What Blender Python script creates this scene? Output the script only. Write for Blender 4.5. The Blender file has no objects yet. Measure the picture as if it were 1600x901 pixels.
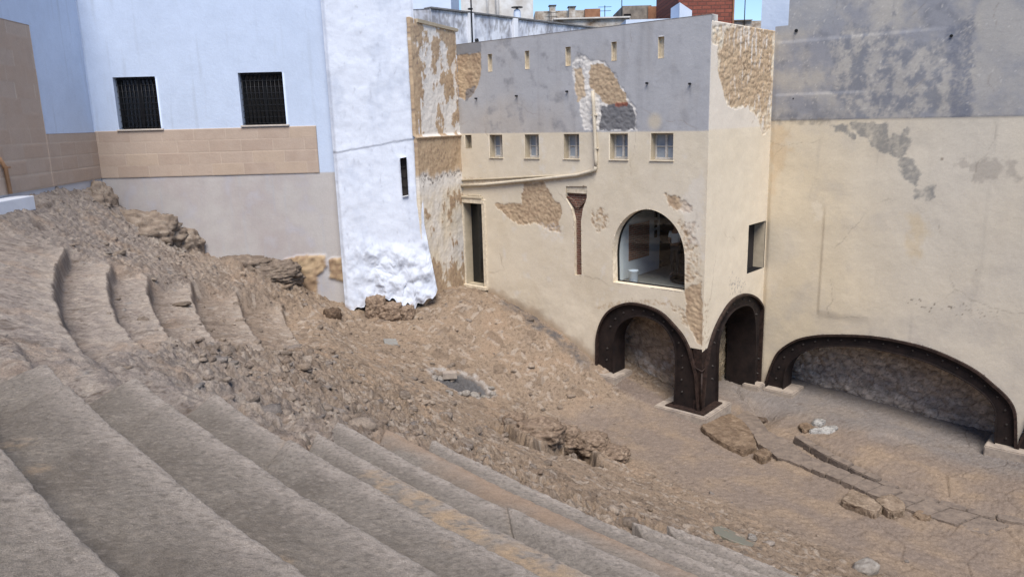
import bpy, bmesh, math, random
import numpy as np
from math import radians, sin, cos, pi, atan2, hypot, degrees
from mathutils import Vector, Matrix

# ------------------------------------------------------------------ camera, sky, sun, exposure
SC = bpy.context.scene
COL = SC.collection
PITCH, ROLL, FPX, CX, CY = radians(12.5), radians(1.5), 1186.0, 800.0, 450.5
cam = bpy.data.cameras.new('camera')
cam.sensor_width = 36.0
cam.lens = FPX / 1600 * 36.0
cam.clip_start = 0.05
cam.clip_end = 3000
camo = bpy.data.objects.new('camera', cam)
COL.objects.link(camo)
camo.rotation_mode = 'QUATERNION'
q = Matrix.Rotation(pi / 2 - PITCH, 4, 'X') @ Matrix.Rotation(-ROLL, 4, 'Z')
camo.rotation_quaternion = q.to_quaternion()
SC.camera = camo

SUN_EL, SUN_AZ = radians(57), radians(174)      # azimuth clockwise from +y
world = bpy.data.worlds.new('World')
SC.world = world
world.use_nodes = True
nt = world.node_tree
sky = nt.nodes.new('ShaderNodeTexSky')
sky.sky_type = 'NISHITA'
sky.sun_disc = False
sky.sun_elevation = SUN_EL
sky.sun_rotation = SUN_AZ
sky.air_density = 0.85
sky.dust_density = 0.25
sky.ozone_density = 4.5
bgn = nt.nodes['Background']
bgn.inputs['Strength'].default_value = 0.115
nt.links.new(sky.outputs['Color'], bgn.inputs['Color'])
sl = bpy.data.lights.new('sun', 'SUN')
sl.energy = 3.4
sl.angle = radians(36)
sl.color = (1.0, 0.94, 0.865)
so = bpy.data.objects.new('sun', sl)
COL.objects.link(so)
sdir = Vector((sin(SUN_AZ) * cos(SUN_EL), cos(SUN_AZ) * cos(SUN_EL), sin(SUN_EL)))
so.rotation_mode = 'QUATERNION'
so.rotation_quaternion = sdir.to_track_quat('Z', 'Y')
so.location = (0, 0, 30)
SC.view_settings.view_transform = 'Standard'
SC.view_settings.look = 'None'
SC.view_settings.gamma = 1.0
SC.view_settings.use_curve_mapping = False
SC.view_settings.exposure = 0.70
try:
    SC.cycles.use_denoising = True
    SC.cycles.max_bounces = 8
except Exception:
    pass

# ------------------------------------------------------------------ measuring helpers
def ray(px, py):
    a = (px - CX) / FPX
    b = -(py - CY) / FPX
    c, s = cos(ROLL), sin(ROLL)
    uu = a * c + b * s
    vv = -a * s + b * c
    cp, sp = cos(PITCH), sin(PITCH)
    return np.array([uu, cp + vv * sp, -sp + vv * cp])

def on_z(px, py, z):
    r = ray(px, py)
    return r * z / r[2]

class Plane:
    """A vertical plane: origin o, horizontal direction d, outward normal n (towards the open court)."""
    def __init__(self, o, d):
        self.o = np.array(o, float)[:2]
        self.d = np.array(d, float)
        n = np.array([-self.d[1], self.d[0]])
        self.n = n if n @ (-self.o) > 0 else -n
    def hit(self, px, py):
        r = ray(px, py)
        t = (self.n @ self.o) / (self.n @ r[:2])
        p = r * t
        return float((p[:2] - self.o) @ self.d), float(p[2])
    def poly(self, pts):
        return [self.hit(*p) for p in pts]
    def at(self, s, z, off=0.0):
        p = self.o + self.d * s + self.n * off
        return (float(p[0]), float(p[1]), float(z))

ANG = radians(48.3)
U = np.array([-sin(ANG), cos(ANG)])
V = np.array([U[1], -U[0]])
KP = np.array([5.39663821, 20.8])
MP = KP + V * 4.05
FP = KP + U * 9.49
FAC = Plane(KP, U)            # long facade, s grows to the left
SIDE = Plane(KP, V)           # narrow side face, s grows to the back right
PARTY = Plane(MP, -U)         # big party wall on the right, s grows to the right
SDIR = np.array([sin(radians(28)), cos(radians(28))])
GP = FP - SDIR * 2.53
STRIP = Plane(GP, SDIR)       # peeling return wall
BLUE = Plane((-13.23, 24.9), (1.0, 0.0))
LD = np.array([sin(radians(-5.5)), cos(radians(-5.5))])
LEFTW = Plane((-13.23, 24.9), -LD)   # s grows towards the camera
WHITE_D = GP - np.array([-5.55, 24.55])
WHITE_D = WHITE_D / np.linalg.norm(WHITE_D)
WHITE = Plane((-5.55, 24.55), WHITE_D)

# ------------------------------------------------------------------ numpy noise
def _hash(ix, iy, iz, seed):
    h = (ix.astype(np.uint32) * np.uint32(374761393) + iy.astype(np.uint32) * np.uint32(668265263)
         + iz.astype(np.uint32) * np.uint32(2147483647 - 19) * np.uint32(3) + np.uint32((seed * 974634777) & 0xffffffff))
    h = (h ^ (h >> np.uint32(13))) * np.uint32(1274126177)
    h = (h ^ (h >> np.uint32(16))) * np.uint32(2246822519)
    return h ^ (h >> np.uint32(13))

def _rnd(ix, iy, iz, seed):
    return _hash(ix, iy, iz, seed).astype(np.float64) / 4294967295.0

def noise(x, y, z=0.0, seed=0):
    """Smooth value-gradient noise, about -1..1."""
    x = np.asarray(x, float); y = np.asarray(y, float)
    flat = np.isscalar(z)
    z = np.zeros_like(x) + z
    xi = np.floor(x).astype(np.int64); yi = np.floor(y).astype(np.int64); zi = np.floor(z).astype(np.int64)
    fx, fy, fz = x - xi, y - yi, z - zi
    f = lambda t: t * t * t * (t * (t * 6 - 15) + 10)
    ux, uy, uz = f(fx), f(fy), f(fz)
    out = 0
    for dz in ((0,) if flat else (0, 1)):
        for dy in (0, 1):
            for dx in (0, 1):
                h = _hash(xi + dx, yi + dy, zi + dz, seed)
                a = (h & np.uint32(0xffff)).astype(float) / 65535 * 2 * pi
                if flat:
                    g = np.cos(a) * (fx - dx) + np.sin(a) * (fy - dy)
                    w = (ux if dx else 1 - ux) * (uy if dy else 1 - uy)
                else:
                    c = (h >> np.uint32(16)).astype(float) / 65535 * 2 - 1
                    s = np.sqrt(np.maximum(0, 1 - c * c))
                    g = np.cos(a) * s * (fx - dx) + np.sin(a) * s * (fy - dy) + c * (fz - dz)
                    w = (ux if dx else 1 - ux) * (uy if dy else 1 - uy) * (uz if dz else 1 - uz)
                out = out + w * g
    return out * 1.5

def fbm(x, y, z=0.0, oct=4, seed=0, gain=0.5):
    a, s, tot = 1.0, 0.0, 0.0
    for i in range(oct):
        s = s + a * noise(x * 2 ** i + 17.3 * i, y * 2 ** i + 5.1 * i, z if np.isscalar(z) else z * 2 ** i, seed + i * 7)
        tot += a
        a *= gain
    return s / tot

def worley(x, y, seed=0, jit=0.9):
    """F1, F2 distances and a random value per cell."""
    xi = np.floor(x).astype(np.int64); yi = np.floor(y).astype(np.int64)
    f1 = np.full(x.shape, 9.0); f2 = np.full(x.shape, 9.0); cid = np.zeros(x.shape)
    z0 = np.zeros_like(xi)
    for dy in (-1, 0, 1):
        for dx in (-1, 0, 1):
            cx, cy = xi + dx, yi + dy
            px = cx + 0.5 + (_rnd(cx, cy, z0, seed) - 0.5) * jit
            py = cy + 0.5 + (_rnd(cx, cy, z0, seed + 1) - 0.5) * jit
            d = np.hypot(px - x, py - y)
            m = d < f1
            f2 = np.where(m, f1, np.minimum(f2, d))
            cid = np.where(m, _rnd(cx, cy, z0, seed + 2), cid)
            f1 = np.where(m, d, f1)
    return f1, f2, cid

def sstep(x, a, b):
    t = np.clip((x - a) / (b - a), 0, 1)
    return t * t * (3 - 2 * t)

def poly_sd(px, py, poly, closed=True):
    """Signed distance (negative inside) and nearest point."""
    px = np.asarray(px, float); py = np.asarray(py, float)
    best = np.full(px.shape, 1e9); bx = np.zeros(px.shape); by = np.zeros(px.shape)
    ins = np.zeros(px.shape, bool)
    n = len(poly)
    for i in range(n if closed else n - 1):
        ax, ay = poly[i]; cx, cy = poly[(i + 1) % n]
        ex, ey = cx - ax, cy - ay
        L = ex * ex + ey * ey + 1e-12
        t = np.clip(((px - ax) * ex + (py - ay) * ey) / L, 0, 1)
        qx, qy = ax + t * ex, ay + t * ey
        d = np.hypot(px - qx, py - qy)
        m = d < best
        best = np.where(m, d, best); bx = np.where(m, qx, bx); by = np.where(m, qy, by)
        if closed:
            c = ((ay > py) != (cy > py)) & (px < ex * (py - ay) / (cy - ay + (1e-12 if cy == ay else 0)) + ax)
            ins ^= c
    return np.where(ins, -best, best), bx, by

def hexlin(r, g, b, k=1.0):
    f = lambda c: (c / 255 / 12.92) if c / 255 <= 0.04045 else ((c / 255 + 0.055) / 1.055) ** 2.4
    return np.array([f(r) * k, f(g) * k, f(b) * k])

def smooth_path(pts, n=8, closed=False):
    """Catmull-Rom through 2D points."""
    out = []
    m = len(pts)
    for i in range(m - 1):
        p0 = np.array(pts[max(i - 1, 0)]); p1 = np.array(pts[i]); p2 = np.array(pts[i + 1]); p3 = np.array(pts[min(i + 2, m - 1)])
        for k in range(n):
            t = k / n
            out.append(tuple(0.5 * (2 * p1 + (p2 - p0) * t + (2 * p0 - 5 * p1 + 4 * p2 - p3) * t * t + (3 * p1 - p0 - 3 * p2 + p3) * t ** 3)))
    out.append(tuple(pts[-1]))
    return out

# ------------------------------------------------------------------ object helpers
def tag(o, label=None, cat=None, group=None, kind=None):
    if label: o['label'] = label
    if cat: o['category'] = cat
    if group: o['group'] = group
    if kind: o['kind'] = kind
    return o

def empty(name, loc=(0, 0, 0)):
    o = bpy.data.objects.new(name, None)
    o.empty_display_size = 0.2
    COL.objects.link(o)
    o.location = loc
    return o

def link(name, me, mat=None, parent=None):
    o = bpy.data.objects.new(name, me)
    COL.objects.link(o)
    if mat is not None:
        for m in (mat if isinstance(mat, (list, tuple)) else [mat]):
            me.materials.append(m)
    if parent is not None:
        o.parent = parent
        if parent.parent is None:           # geometry is given in world space: undo the root's own place
            o.matrix_parent_inverse = Matrix.Translation(-parent.location)
    return o

def np_mesh(name, verts, faces, cols=None, smooth=True):
    me = bpy.data.meshes.new(name)
    verts = np.asarray(verts, np.float32); faces = np.asarray(faces, np.int32)
    k = faces.shape[1]
    me.vertices.add(len(verts)); me.vertices.foreach_set('co', verts.ravel())
    me.loops.add(faces.size); me.loops.foreach_set('vertex_index', faces.ravel())
    me.polygons.add(len(faces))
    me.polygons.foreach_set('loop_start', np.arange(0, faces.size, k, dtype=np.int32))
    me.polygons.foreach_set('loop_total', np.full(len(faces), k, np.int32))
    if smooth:
        me.polygons.foreach_set('use_smooth', np.ones(len(faces), bool))
    me.update(calc_edges=True)
    if cols is not None:
        at = me.attributes.new('paint', 'FLOAT_COLOR', 'POINT')
        c4 = np.ones((len(verts), 4), np.float32)
        cols = np.asarray(cols)
        c4[:, :cols.shape[1]] = cols
        at.data.foreach_set('color', c4.ravel())
    return me

def grid_faces(nu, nv, keep=None, flip=False):
    i = np.arange((nu) * (nv)).reshape(nv, nu)
    a, b, c, d = i[:-1, :-1], i[:-1, 1:], i[1:, 1:], i[1:, :-1]
    f = np.stack([a, b, c, d] if not flip else [a, d, c, b], -1).reshape(-1, 4)
    if keep is not None:
        f = f[keep.ravel()]
    return f

class MB:
    """Collects simple shapes into one mesh."""
    def __init__(self):
        self.bm = bmesh.new()
    def box(self, c, d, size, bev=0.0, up=(0, 0, 1)):
        """c centre, d horizontal direction (2D), size (along d, across, up)."""
        d = np.array([d[0], d[1], 0.0]); n = np.array([-d[1], d[0], 0.0]); upv = np.array([0, 0, 1.0])
        c = np.array(c, float)
        vs = []
        for k in (-.5, .5):
            for j in (-.5, .5):
                for i in (-.5, .5):
                    vs.append(self.bm.verts.new(c + d * i * size[0] + n * j * size[1] + upv * k * size[2]))
        fs = [self.bm.faces.new([vs[i] for i in f]) for f in ((0, 2, 3, 1), (4, 5, 7, 6), (0, 1, 5, 4), (2, 6, 7, 3), (0, 4, 6, 2), (1, 3, 7, 5))]
        if bev > 0:
            es = list({e for f in fs for e in f.edges})
            bmesh.ops.bevel(self.bm, geom=es, offset=bev, segments=2, affect='EDGES', profile=0.6)
        return self
    def tube(self, pts, r, n=8, cap=True):
        pts = [Vector(p) for p in pts]
        rings = []
        for i, p in enumerate(pts):
            t = (pts[min(i + 1, len(pts) - 1)] - pts[max(i - 1, 0)]).normalized()
            a = t.orthogonal().normalized() if i == 0 else (a - t * a.dot(t)).normalized()
            b = t.cross(a)
            rr = r[i] if isinstance(r, (list, tuple)) else r
            rings.append([self.bm.verts.new(p + (a * cos(2 * pi * k / n) + b * sin(2 * pi * k / n)) * rr) for k in range(n)])
        for i in range(len(rings) - 1):
            for k in range(n):
                f = self.bm.faces.new((rings[i][k], rings[i][(k + 1) % n], rings[i + 1][(k + 1) % n], rings[i + 1][k]))
                f.smooth = True
        if cap:
            self.bm.faces.new(rings[0][::-1]); self.bm.faces.new(rings[-1])
        return self
    def prism(self, bot, top):
        """Two matching loops of 3D points -> closed solid."""
        a = [self.bm.verts.new(p) for p in bot]; b = [self.bm.verts.new(p) for p in top]
        n = len(a)
        self.bm.faces.new(a[::-1]); self.bm.faces.new(b)
        for i in range(n):
            self.bm.faces.new((a[i], a[(i + 1) % n], b[(i + 1) % n], b[i]))
        return self
    def strip(self, A, B):
        a = [self.bm.verts.new(p) for p in A]; b = [self.bm.verts.new(p) for p in B]
        for i in range(len(a) - 1):
            f = self.bm.faces.new((a[i], a[i + 1], b[i + 1], b[i]))
        return self
    def quad(self, *p):
        self.bm.faces.new([self.bm.verts.new(x) for x in p]); return self
    def build(self, name, mat, parent=None, smooth=False, recalc=True):
        if recalc:
            bmesh.ops.recalc_face_normals(self.bm, faces=self.bm.faces)
        me = bpy.data.meshes.new(name)
        self.bm.to_mesh(me); self.bm.free()
        return link(name, me, mat, parent)

# ------------------------------------------------------------------ materials
def N(nt, typ, **kw):
    n = nt.nodes.new(typ)
    for k, v in kw.items():
        if k in n.inputs: n.inputs[k].default_value = v
        else: setattr(n, k, v)
    return n

def mat_new(name):
    m = bpy.data.materials.new(name); m.use_nodes = True
    return m, m.node_tree, m.node_tree.nodes['Principled BSDF']

def mat_painted(name, rough=0.9, grain=((9, .10), (60, .10)), bumps=((14, .006), (90, .003)), spec=0.25, specks=0.0, stretch=None):
    """Base colour from the surface's own paint attribute, broken up by fine grain; bump for texture."""
    m, nt, b = mat_new(name)
    L = nt.links.new
    at = N(nt, 'ShaderNodeAttribute', attribute_name='paint')
    tc = N(nt, 'ShaderNodeTexCoord')
    vec = tc.outputs['Object']
    if stretch:
        mp = N(nt, 'ShaderNodeMapping'); mp.inputs['Scale'].default_value = stretch
        L(vec, mp.inputs['Vector']); vec = mp.outputs['Vector']
    col = at.outputs['Color']
    for sc, amt in grain:
        nz = N(nt, 'ShaderNodeTexNoise', Scale=sc, Detail=4.0, Roughness=0.65)
        L(vec, nz.inputs['Vector'])
        mr = N(nt, 'ShaderNodeMapRange')
        mr.inputs['From Min'].default_value = 0.25; mr.inputs['From Max'].default_value = 0.75
        mr.inputs['To Min'].default_value = 1 - amt; mr.inputs['To Max'].default_value = 1 + amt
        L(nz.outputs['Fac'], mr.inputs['Value'])
        mx = N(nt, 'ShaderNodeVectorMath', operation='SCALE')
        L(col, mx.inputs[0]); L(mr.outputs['Result'], mx.inputs['Scale'])
        col = mx.outputs['Vector']
    if specks > 0:
        vo = N(nt, 'ShaderNodeTexVoronoi', Scale=75.0)
        L(vec, vo.inputs['Vector'])
        sp = N(nt, 'ShaderNodeSeparateColor'); L(vo.outputs['Color'], sp.inputs['Color'])
        lt = N(nt, 'ShaderNodeMath', operation='GREATER_THAN'); lt.inputs[1].default_value = 1 - specks
        L(sp.outputs['Red'], lt.inputs[0])
        d = N(nt, 'ShaderNodeMath', operation='LESS_THAN'); d.inputs[1].default_value = 0.36
        L(vo.outputs['Distance'], d.inputs[0])
        ml = N(nt, 'ShaderNodeMath', operation='MULTIPLY'); L(lt.outputs[0], ml.inputs[0]); L(d.outputs[0], ml.inputs[1])
        mx = N(nt, 'ShaderNodeMix', data_type='RGBA')
        L(ml.outputs[0], mx.inputs['Factor']); L(col, mx.inputs['A'])
        mx.inputs['B'].default_value = (0.40, 0.375, 0.35, 1)
        col = mx.outputs['Result']
    L(col, b.inputs['Base Color'])
    b.inputs['Roughness'].default_value = rough
    b.inputs['Specular IOR Level'].default_value = spec
    nrm = None
    for sc, dist in bumps:
        nz = N(nt, 'ShaderNodeTexNoise', Scale=sc, Detail=5.0, Roughness=0.6)
        L(vec, nz.inputs['Vector'])
        bp = N(nt, 'ShaderNodeBump', Strength=1.0, Distance=dist)
        L(nz.outputs['Fac'], bp.inputs['Height']); L(at.outputs['Alpha'], bp.inputs['Strength'])
        if nrm is not None: L(nrm, bp.inputs['Normal'])
        nrm = bp.outputs['Normal']
    if nrm is not None: L(nrm, b.inputs['Normal'])
    return m

def mat_plain(name, col, rough=0.6, metal=0.0, spec=0.4, var=0.15, scale=6.0, col2=None, bump=0.0, bscale=30.0):
    m, nt, b = mat_new(name)
    L = nt.links.new
    tc = N(nt, 'ShaderNodeTexCoord')
    nz = N(nt, 'ShaderNodeTexNoise', Scale=scale, Detail=6.0, Roughness=0.65)
    L(tc.outputs['Object'], nz.inputs['Vector'])
    cr = N(nt, 'ShaderNodeValToRGB')
    c2 = col2 if col2 is not None else [c * (1 - var) for c in col]
    cr.color_ramp.elements[0].position = 0.35; cr.color_ramp.elements[1].position = 0.65
    cr.color_ramp.elements[0].color = (*c2, 1); cr.color_ramp.elements[1].color = (*col, 1)
    L(nz.outputs['Fac'], cr.inputs['Fac']); L(cr.outputs['Color'], b.inputs['Base Color'])
    b.inputs['Roughness'].default_value = rough; b.inputs['Metallic'].default_value = metal
    b.inputs['Specular IOR Level'].default_value = spec
    if bump:
        n2 = N(nt, 'ShaderNodeTexNoise', Scale=bscale, Detail=5.0); L(tc.outputs['Object'], n2.inputs['Vector'])
        bp = N(nt, 'ShaderNodeBump', Strength=1.0, Distance=bump); L(n2.outputs['Fac'], bp.inputs['Height'])
        L(bp.outputs['Normal'], b.inputs['Normal'])
    return m

def mat_brick(name, c1, c2, mortar, scale=1.0, w=.25, h=.07, msize=.012, dirv=(1, 0)):
    m, nt, b = mat_new(name)
    L = nt.links.new
    tc = N(nt, 'ShaderNodeTexCoord')
    dp = N(nt, 'ShaderNodeVectorMath', operation='DOT_PRODUCT'); dp.inputs[1].default_value = (dirv[0], dirv[1], 0)
    L(tc.outputs['Object'], dp.inputs[0])
    sp = N(nt, 'ShaderNodeSeparateXYZ'); L(tc.outputs['Object'], sp.inputs[0])
    cb = N(nt, 'ShaderNodeCombineXYZ'); L(dp.outputs['Value'], cb.inputs[0]); L(sp.outputs['Z'], cb.inputs[1])
    br = N(nt, 'ShaderNodeTexBrick'); L(cb.outputs[0], br.inputs['Vector'])
    br.inputs['Scale'].default_value = scale
    br.inputs['Brick Width'].default_value = w; br.inputs['Row Height'].default_value = h; br.inputs['Mortar Size'].default_value = msize
    br.inputs['Color1'].default_value = (*c1, 1); br.inputs['Color2'].default_value = (*c2, 1); br.inputs['Mortar'].default_value = (*mortar, 1)
    nz = N(nt, 'ShaderNodeTexNoise', Scale=7.0, Detail=6.0); L(tc.outputs['Object'], nz.inputs['Vector'])
    mr = N(nt, 'ShaderNodeMapRange'); mr.inputs['To Min'].default_value = .6; mr.inputs['To Max'].default_value = 1.4
    L(nz.outputs['Fac'], mr.inputs['Value'])
    mx = N(nt, 'ShaderNodeVectorMath', operation='SCALE'); L(br.outputs['Color'], mx.inputs[0]); L(mr.outputs['Result'], mx.inputs['Scale'])
    L(mx.outputs['Vector'], b.inputs['Base Color']); b.inputs['Roughness'].default_value = .9
    bp = N(nt, 'ShaderNodeBump', Strength=.8, Distance=.01); bp.invert = True
    L(br.outputs['Fac'], bp.inputs['Height']); L(bp.outputs['Normal'], b.inputs['Normal'])
    return m

M_PLASTER = mat_painted('plaster', rough=.88, grain=((2.5, .05), (22, .05), (120, .05)), bumps=((9, .006), (60, .003)))
M_ROCK = mat_painted('rock', rough=.95, grain=((7, .14), (30, .26), (110, .24)), bumps=((9, .03), (30, .036), (90, .014)), spec=.1)
M_STEP = mat_painted('seat_stone', rough=.92, grain=((5, .10), (36, .10), (120, .28), (260, .40)), bumps=((40, .014), (90, .016), (220, .008)), specks=.0, spec=.15)
M_STEEL = mat_plain('rusty_steel', (.024, .016, .014), rough=.65, metal=.0, spec=.2, scale=3.0, col2=(.010, .0075, .0075), bump=.004, bscale=25)
M_STEELEDGE = mat_plain('brown_steel', (.046, .028, .022), rough=.6, metal=.1, spec=.25, scale=9.0, col2=(.014, .009, .008), bump=.003)
M_BOLT = mat_plain('bolt_steel', (.05, .042, .038), rough=.5, metal=.2, scale=30)
M_CONC = mat_plain('concrete', (.38, .32, .26), rough=.9, spec=.2, scale=5, col2=(.24, .20, .17), bump=.006)
M_SLAB = mat_plain('slab_stone', (.215, .170, .135), rough=.95, spec=.1, scale=5, col2=(.135, .108, .090), bump=.025, bscale=18)
M_MARBLE = mat_plain('pale_stone', (.50, .47, .43), rough=.8, spec=.2, scale=8, col2=(.26, .24, .23), bump=.012)
M_FRAMEW = mat_plain('old_white_paint', (.62, .58, .52), rough=.6, scale=15, col2=(.42, .38, .33))
M_PANE = mat_plain('curtained_glass', (.33, .36, .40), rough=.12, spec=.5, scale=3, col2=(.24, .27, .31))
M_DARKMETAL = mat_plain('dark_metal', (.02, .02, .022), rough=.45, metal=.5, scale=20)
M_BLACK = mat_plain('dark_room', (.012, .012, .013), rough=.9, spec=.1)
M_WHITEP = mat_plain('white_paint', (.72, .74, .78), rough=.8, scale=3, col2=(.64, .66, .70), bump=.004)
M_SILL = mat_plain('sill_stone', (.50, .44, .38), rough=.8, scale=8)
M_PIPE = mat_plain('cream_pipe', (.56, .49, .38), rough=.7, scale=6, col2=(.44, .38, .29), bump=.003)
M_COPPER = mat_plain('brown_pipe', (.30, .17, .09), rough=.5, scale=8)
M_GREY = mat_plain('grey_dirt', (.20, .20, .20), rough=.95, scale=12, col2=(.10, .10, .105), bump=.03, bscale=25)

def mat_glass(name, tint=(.8, .86, .88), rough=0.02):
    m, nt, b = mat_new(name)
    L = nt.links.new
    tr = N(nt, 'ShaderNodeBsdfTransparent'); tr.inputs['Color'].default_value = (*tint, 1)
    gl = N(nt, 'ShaderNodeBsdfGlossy'); gl.inputs['Roughness'].default_value = rough
    fr = N(nt, 'ShaderNodeFresnel'); fr.inputs['IOR'].default_value = 1.5
    mx = N(nt, 'ShaderNodeMixShader')
    L(fr.outputs[0], mx.inputs[0]); L(tr.outputs[0], mx.inputs[1]); L(gl.outputs[0], mx.inputs[2])
    L(mx.outputs[0], nt.nodes['Material Output'].inputs['Surface'])
    return m
M_GLASS = mat_glass('shop_glass')
M_GLASSDARK = mat_plain('dark_door_glass', (.010, .011, .012), rough=.06, spec=.5, scale=2)

# ------------------------------------------------------------------ the ground
CC = np.array([28.8619, 34.92012]); R0 = 45.3056
def pol(x, y):
    dx, dy = x - CC[0], y - CC[1]
    return np.hypot(dx, dy) - R0, np.degrees(np.arctan2(dy, dx)) % 360

CTRL = []
def _ctrl():
    for p in [(720, 447), (760, 458), (800, 475), (850, 500), (900, 535), (935, 562)]:
        s, z = FAC.hit(*p); x, y, _ = FAC.at(s, z); CTRL.append((x, y, z - .03))
    for p in [(170, 312), (225, 358), (310, 404), (380, 425), (440, 432), (500, 472), (533, 474)]:
        s, z = BLUE.hit(*p); x, y, _ = BLUE.at(s, z); CTRL.append((x, y, z))
    for p in [(15, 318), (85, 305), (140, 300)]:
        s, z = LEFTW.hit(*p); x, y, _ = LEFTW.at(s, z); CTRL.append((x, y, z))
    for p in [(560, 486), (600, 486), (650, 478)]:
        s, z = WHITE.hit(*p); x, y, _ = WHITE.at(s, z); CTRL.append((x, y, z))
    for p in [(700, 444)]:
        s, z = STRIP.hit(*p); x, y, _ = STRIP.at(s, z); CTRL.append((x, y, z))
    for uu, vv, z in [(.5, -.5, -8.55), (-.5, .3, -8.85), (-.5, 1.6, -8.95), (2.0, .8, -8.2), (3.6, .9, -7.8), (3.4, -.45, -8.02), (2.9, -.3, -8.15), (-.2, 3.6, -8.80), (-1.2, 3.5, -8.88), (-7.3, 3.7, -9.32), (-6.9, 3.2, -9.28), (-4, 4.6, -9.05), (-7, 5, -9.15),
                      (-1.7, 1.0, -8.95), (-3.0, 0, -8.95), (-5.1, -.9, -8.98), (-8.0, -.9, -8.95), (-5, -2.0, -8.85), (-5, 2.5, -8.9), (-8, 3, -9.0), (-2.6, -1.5, -8.80), (-8.4, -3.3, -8.8), (-6.2, -2.7, -8.8), (-12, 0, -9.0)]:
        p = KP + U * uu + V * vv; CTRL.append((p[0], p[1], z))
    for dr in (-1, -2.5, -4, -5.5, -7):
        for th in (206, 210, 214, 218, 222, 226, 230, 236):
            CTRL.append((CC[0] + (R0 + dr) * cos(radians(th)), CC[1] + (R0 + dr) * sin(radians(th)), None))
_ctrl()

def base0(dr):
    a = -1.36 + .535 * dr
    f = -8.75
    k = .5
    m = np.maximum(a, f)
    return m + k * np.log(np.exp((a - m) / k) + np.exp((f - m) / k))

def _rbf():
    P = np.array([(c[0], c[1]) for c in CTRL])
    dr, _ = pol(P[:, 0], P[:, 1])
    b = base0(dr)
    t = np.array([0 if c[2] is None else c[2] - bb for c, bb in zip(CTRL, b)])
    D = np.hypot(P[:, None, 0] - P[None, :, 0], P[:, None, 1] - P[None, :, 1])
    G = np.exp(-(D / 3.2) ** 2)
    return P, np.linalg.solve(G + np.eye(len(P)) * .06, t)
RBF_P, RBF_W = _rbf()

LIPS = [-2.39, -3.25, -4.0, -4.95, -6.08, -7.27, -8.4]
# restored rows: lip, back, theta of the far end at the lip, raise
ROWS = [
    dict(lip=-.99, back=1.3, th=221.5, up=.0), dict(lip=-1.79, back=-.94, th=220.05, up=-.012), dict(lip=-1.79, back=-.94, th=221.3, up=.02),
    dict(lip=-2.60, back=-1.74, th=219.8, up=-.01), dict(lip=-2.60, back=-1.74, th=221.2, up=.012),
    dict(lip=-3.39, back=-2.55, th=219.8, up=-.02), dict(lip=-3.40, back=-2.55, th=222.35, up=.025),
    dict(lip=-4.04, back=-3.34, th=221.4, up=-.015), dict(lip=-4.75, back=-4.0, th=220.1, up=-.02), dict(lip=-4.75, back=-4.0, th=224.55, up=.03),
    dict(lip=-5.45, back=-4.7, th=220.05, up=.0), dict(lip=-6.18, back=-5.4, th=220.0, up=-.03),
    dict(lip=-6.75, back=-6.12, th=225.3, up=.0), dict(lip=-7.45, back=-6.7, th=225.3, up=.0)]
def lipz(r): return -1.27 + .48 * r
SKEW = 2.0

PIT = on_z(722, 600, -6.45)[:2]
def _tr(pts, z): return [tuple(on_z(x, y, z)[:2]) for x, y in pts]

def ground(x, y):
    """Smooth ground height with the rock-cut rows."""
    x = np.asarray(x, float); y = np.asarray(y, float)
    dr, th = pol(x, y)
    z = base0(dr)
    for (px, py), w in zip(RBF_P, RBF_W):
        z = z + w * np.exp(-((x - px) ** 2 + (y - py) ** 2) / 3.2 ** 2)
    uu = (x - KP[0]) * U[0] + (y - KP[1]) * U[1]; vv = (x - KP[0]) * V[0] + (y - KP[1]) * V[1]
    # the lower channel floor beside the corner footing
    z = z - .30 * sstep(uu, -.22, -.50) * sstep(uu, -1.7, -.9) * sstep(vv, -.9, -.1) * sstep(vv, 3.3, 2.2)
    return z

def rows_weight(dr, th):
    far = np.interp(dr, [-8.5, -6, -5, -4, -3.2, -2.3], [198.5, 200.3, 201.5, 203.5, 203.4, 203.6])
    near = np.interp(dr, [-8.5, -7.3, -6.1, -5, -4, -3.2, -2.4], [205, 207, 211, 212.5, 214, 216, 218.2])
    w = sstep(th, near + .6, near - 2.2) * sstep(th, far, far + .9)
    w = w * sstep(dr, -8.6, -7.0)
    return w * np.interp(dr, [-7, -4.8, -3.4], [.8, .92, 1.0])

def cut_rows(dr, th, z, jit):
    w = rows_weight(dr, th)
    r = dr + jit
    out = z.copy()
    prev = 0.6
    zz = -1.27 + .57 * r
    st = np.where(r > LIPS[0], -1.27 + .57 * LIPS[0] + .34 * (r - LIPS[0]), zz)
    for i, l in enumerate(LIPS):
        up = LIPS[i - 1] if i else 99
        if i == 0:
            continue
        zl = -1.27 + .57 * l
        zu = -1.27 + .57 * up
        tread = zl + .12 * (r - l)
        rise = sstep(r, up - .10, up - .01)
        m = (r >= l) & (r < up)
        st = np.where(m, tread * (1 - rise) + zu * rise, st)
    # above the top lip the rock carries on as a sloping shelf
    return out * (1 - w) + st * w

TRENCH = None
def carve_lines():
    z1 = -8.75
    L = []
    L.append((_tr([(1150, 605), (1160, 622), (1176, 637), (1190, 648), (1206, 655)], -8.66), .10, .09))
    L.append((_tr([(1244, 689), (1262, 700), (1290, 718), (1330, 738), (1372, 755)], -8.78), .16, .11))
    L.append((_tr([(1252, 683), (1290, 702), (1330, 722), (1370, 743), (1420, 762), (1470, 780), (1530, 795), (1600, 808), (1680, 824)], -8.85), .15, .10))
    L.append((_tr([(1145, 663), (1166, 680), (1190, 700), (1215, 718)], -8.68), .13, .08))
    return L
CREV = [(775, 664, .34), (795, 682, .5), (822, 698, .6), (850, 706, .6), (880, 706, .5), (900, 705, .55), (918, 720, .5), (935, 728, .3)]

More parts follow.
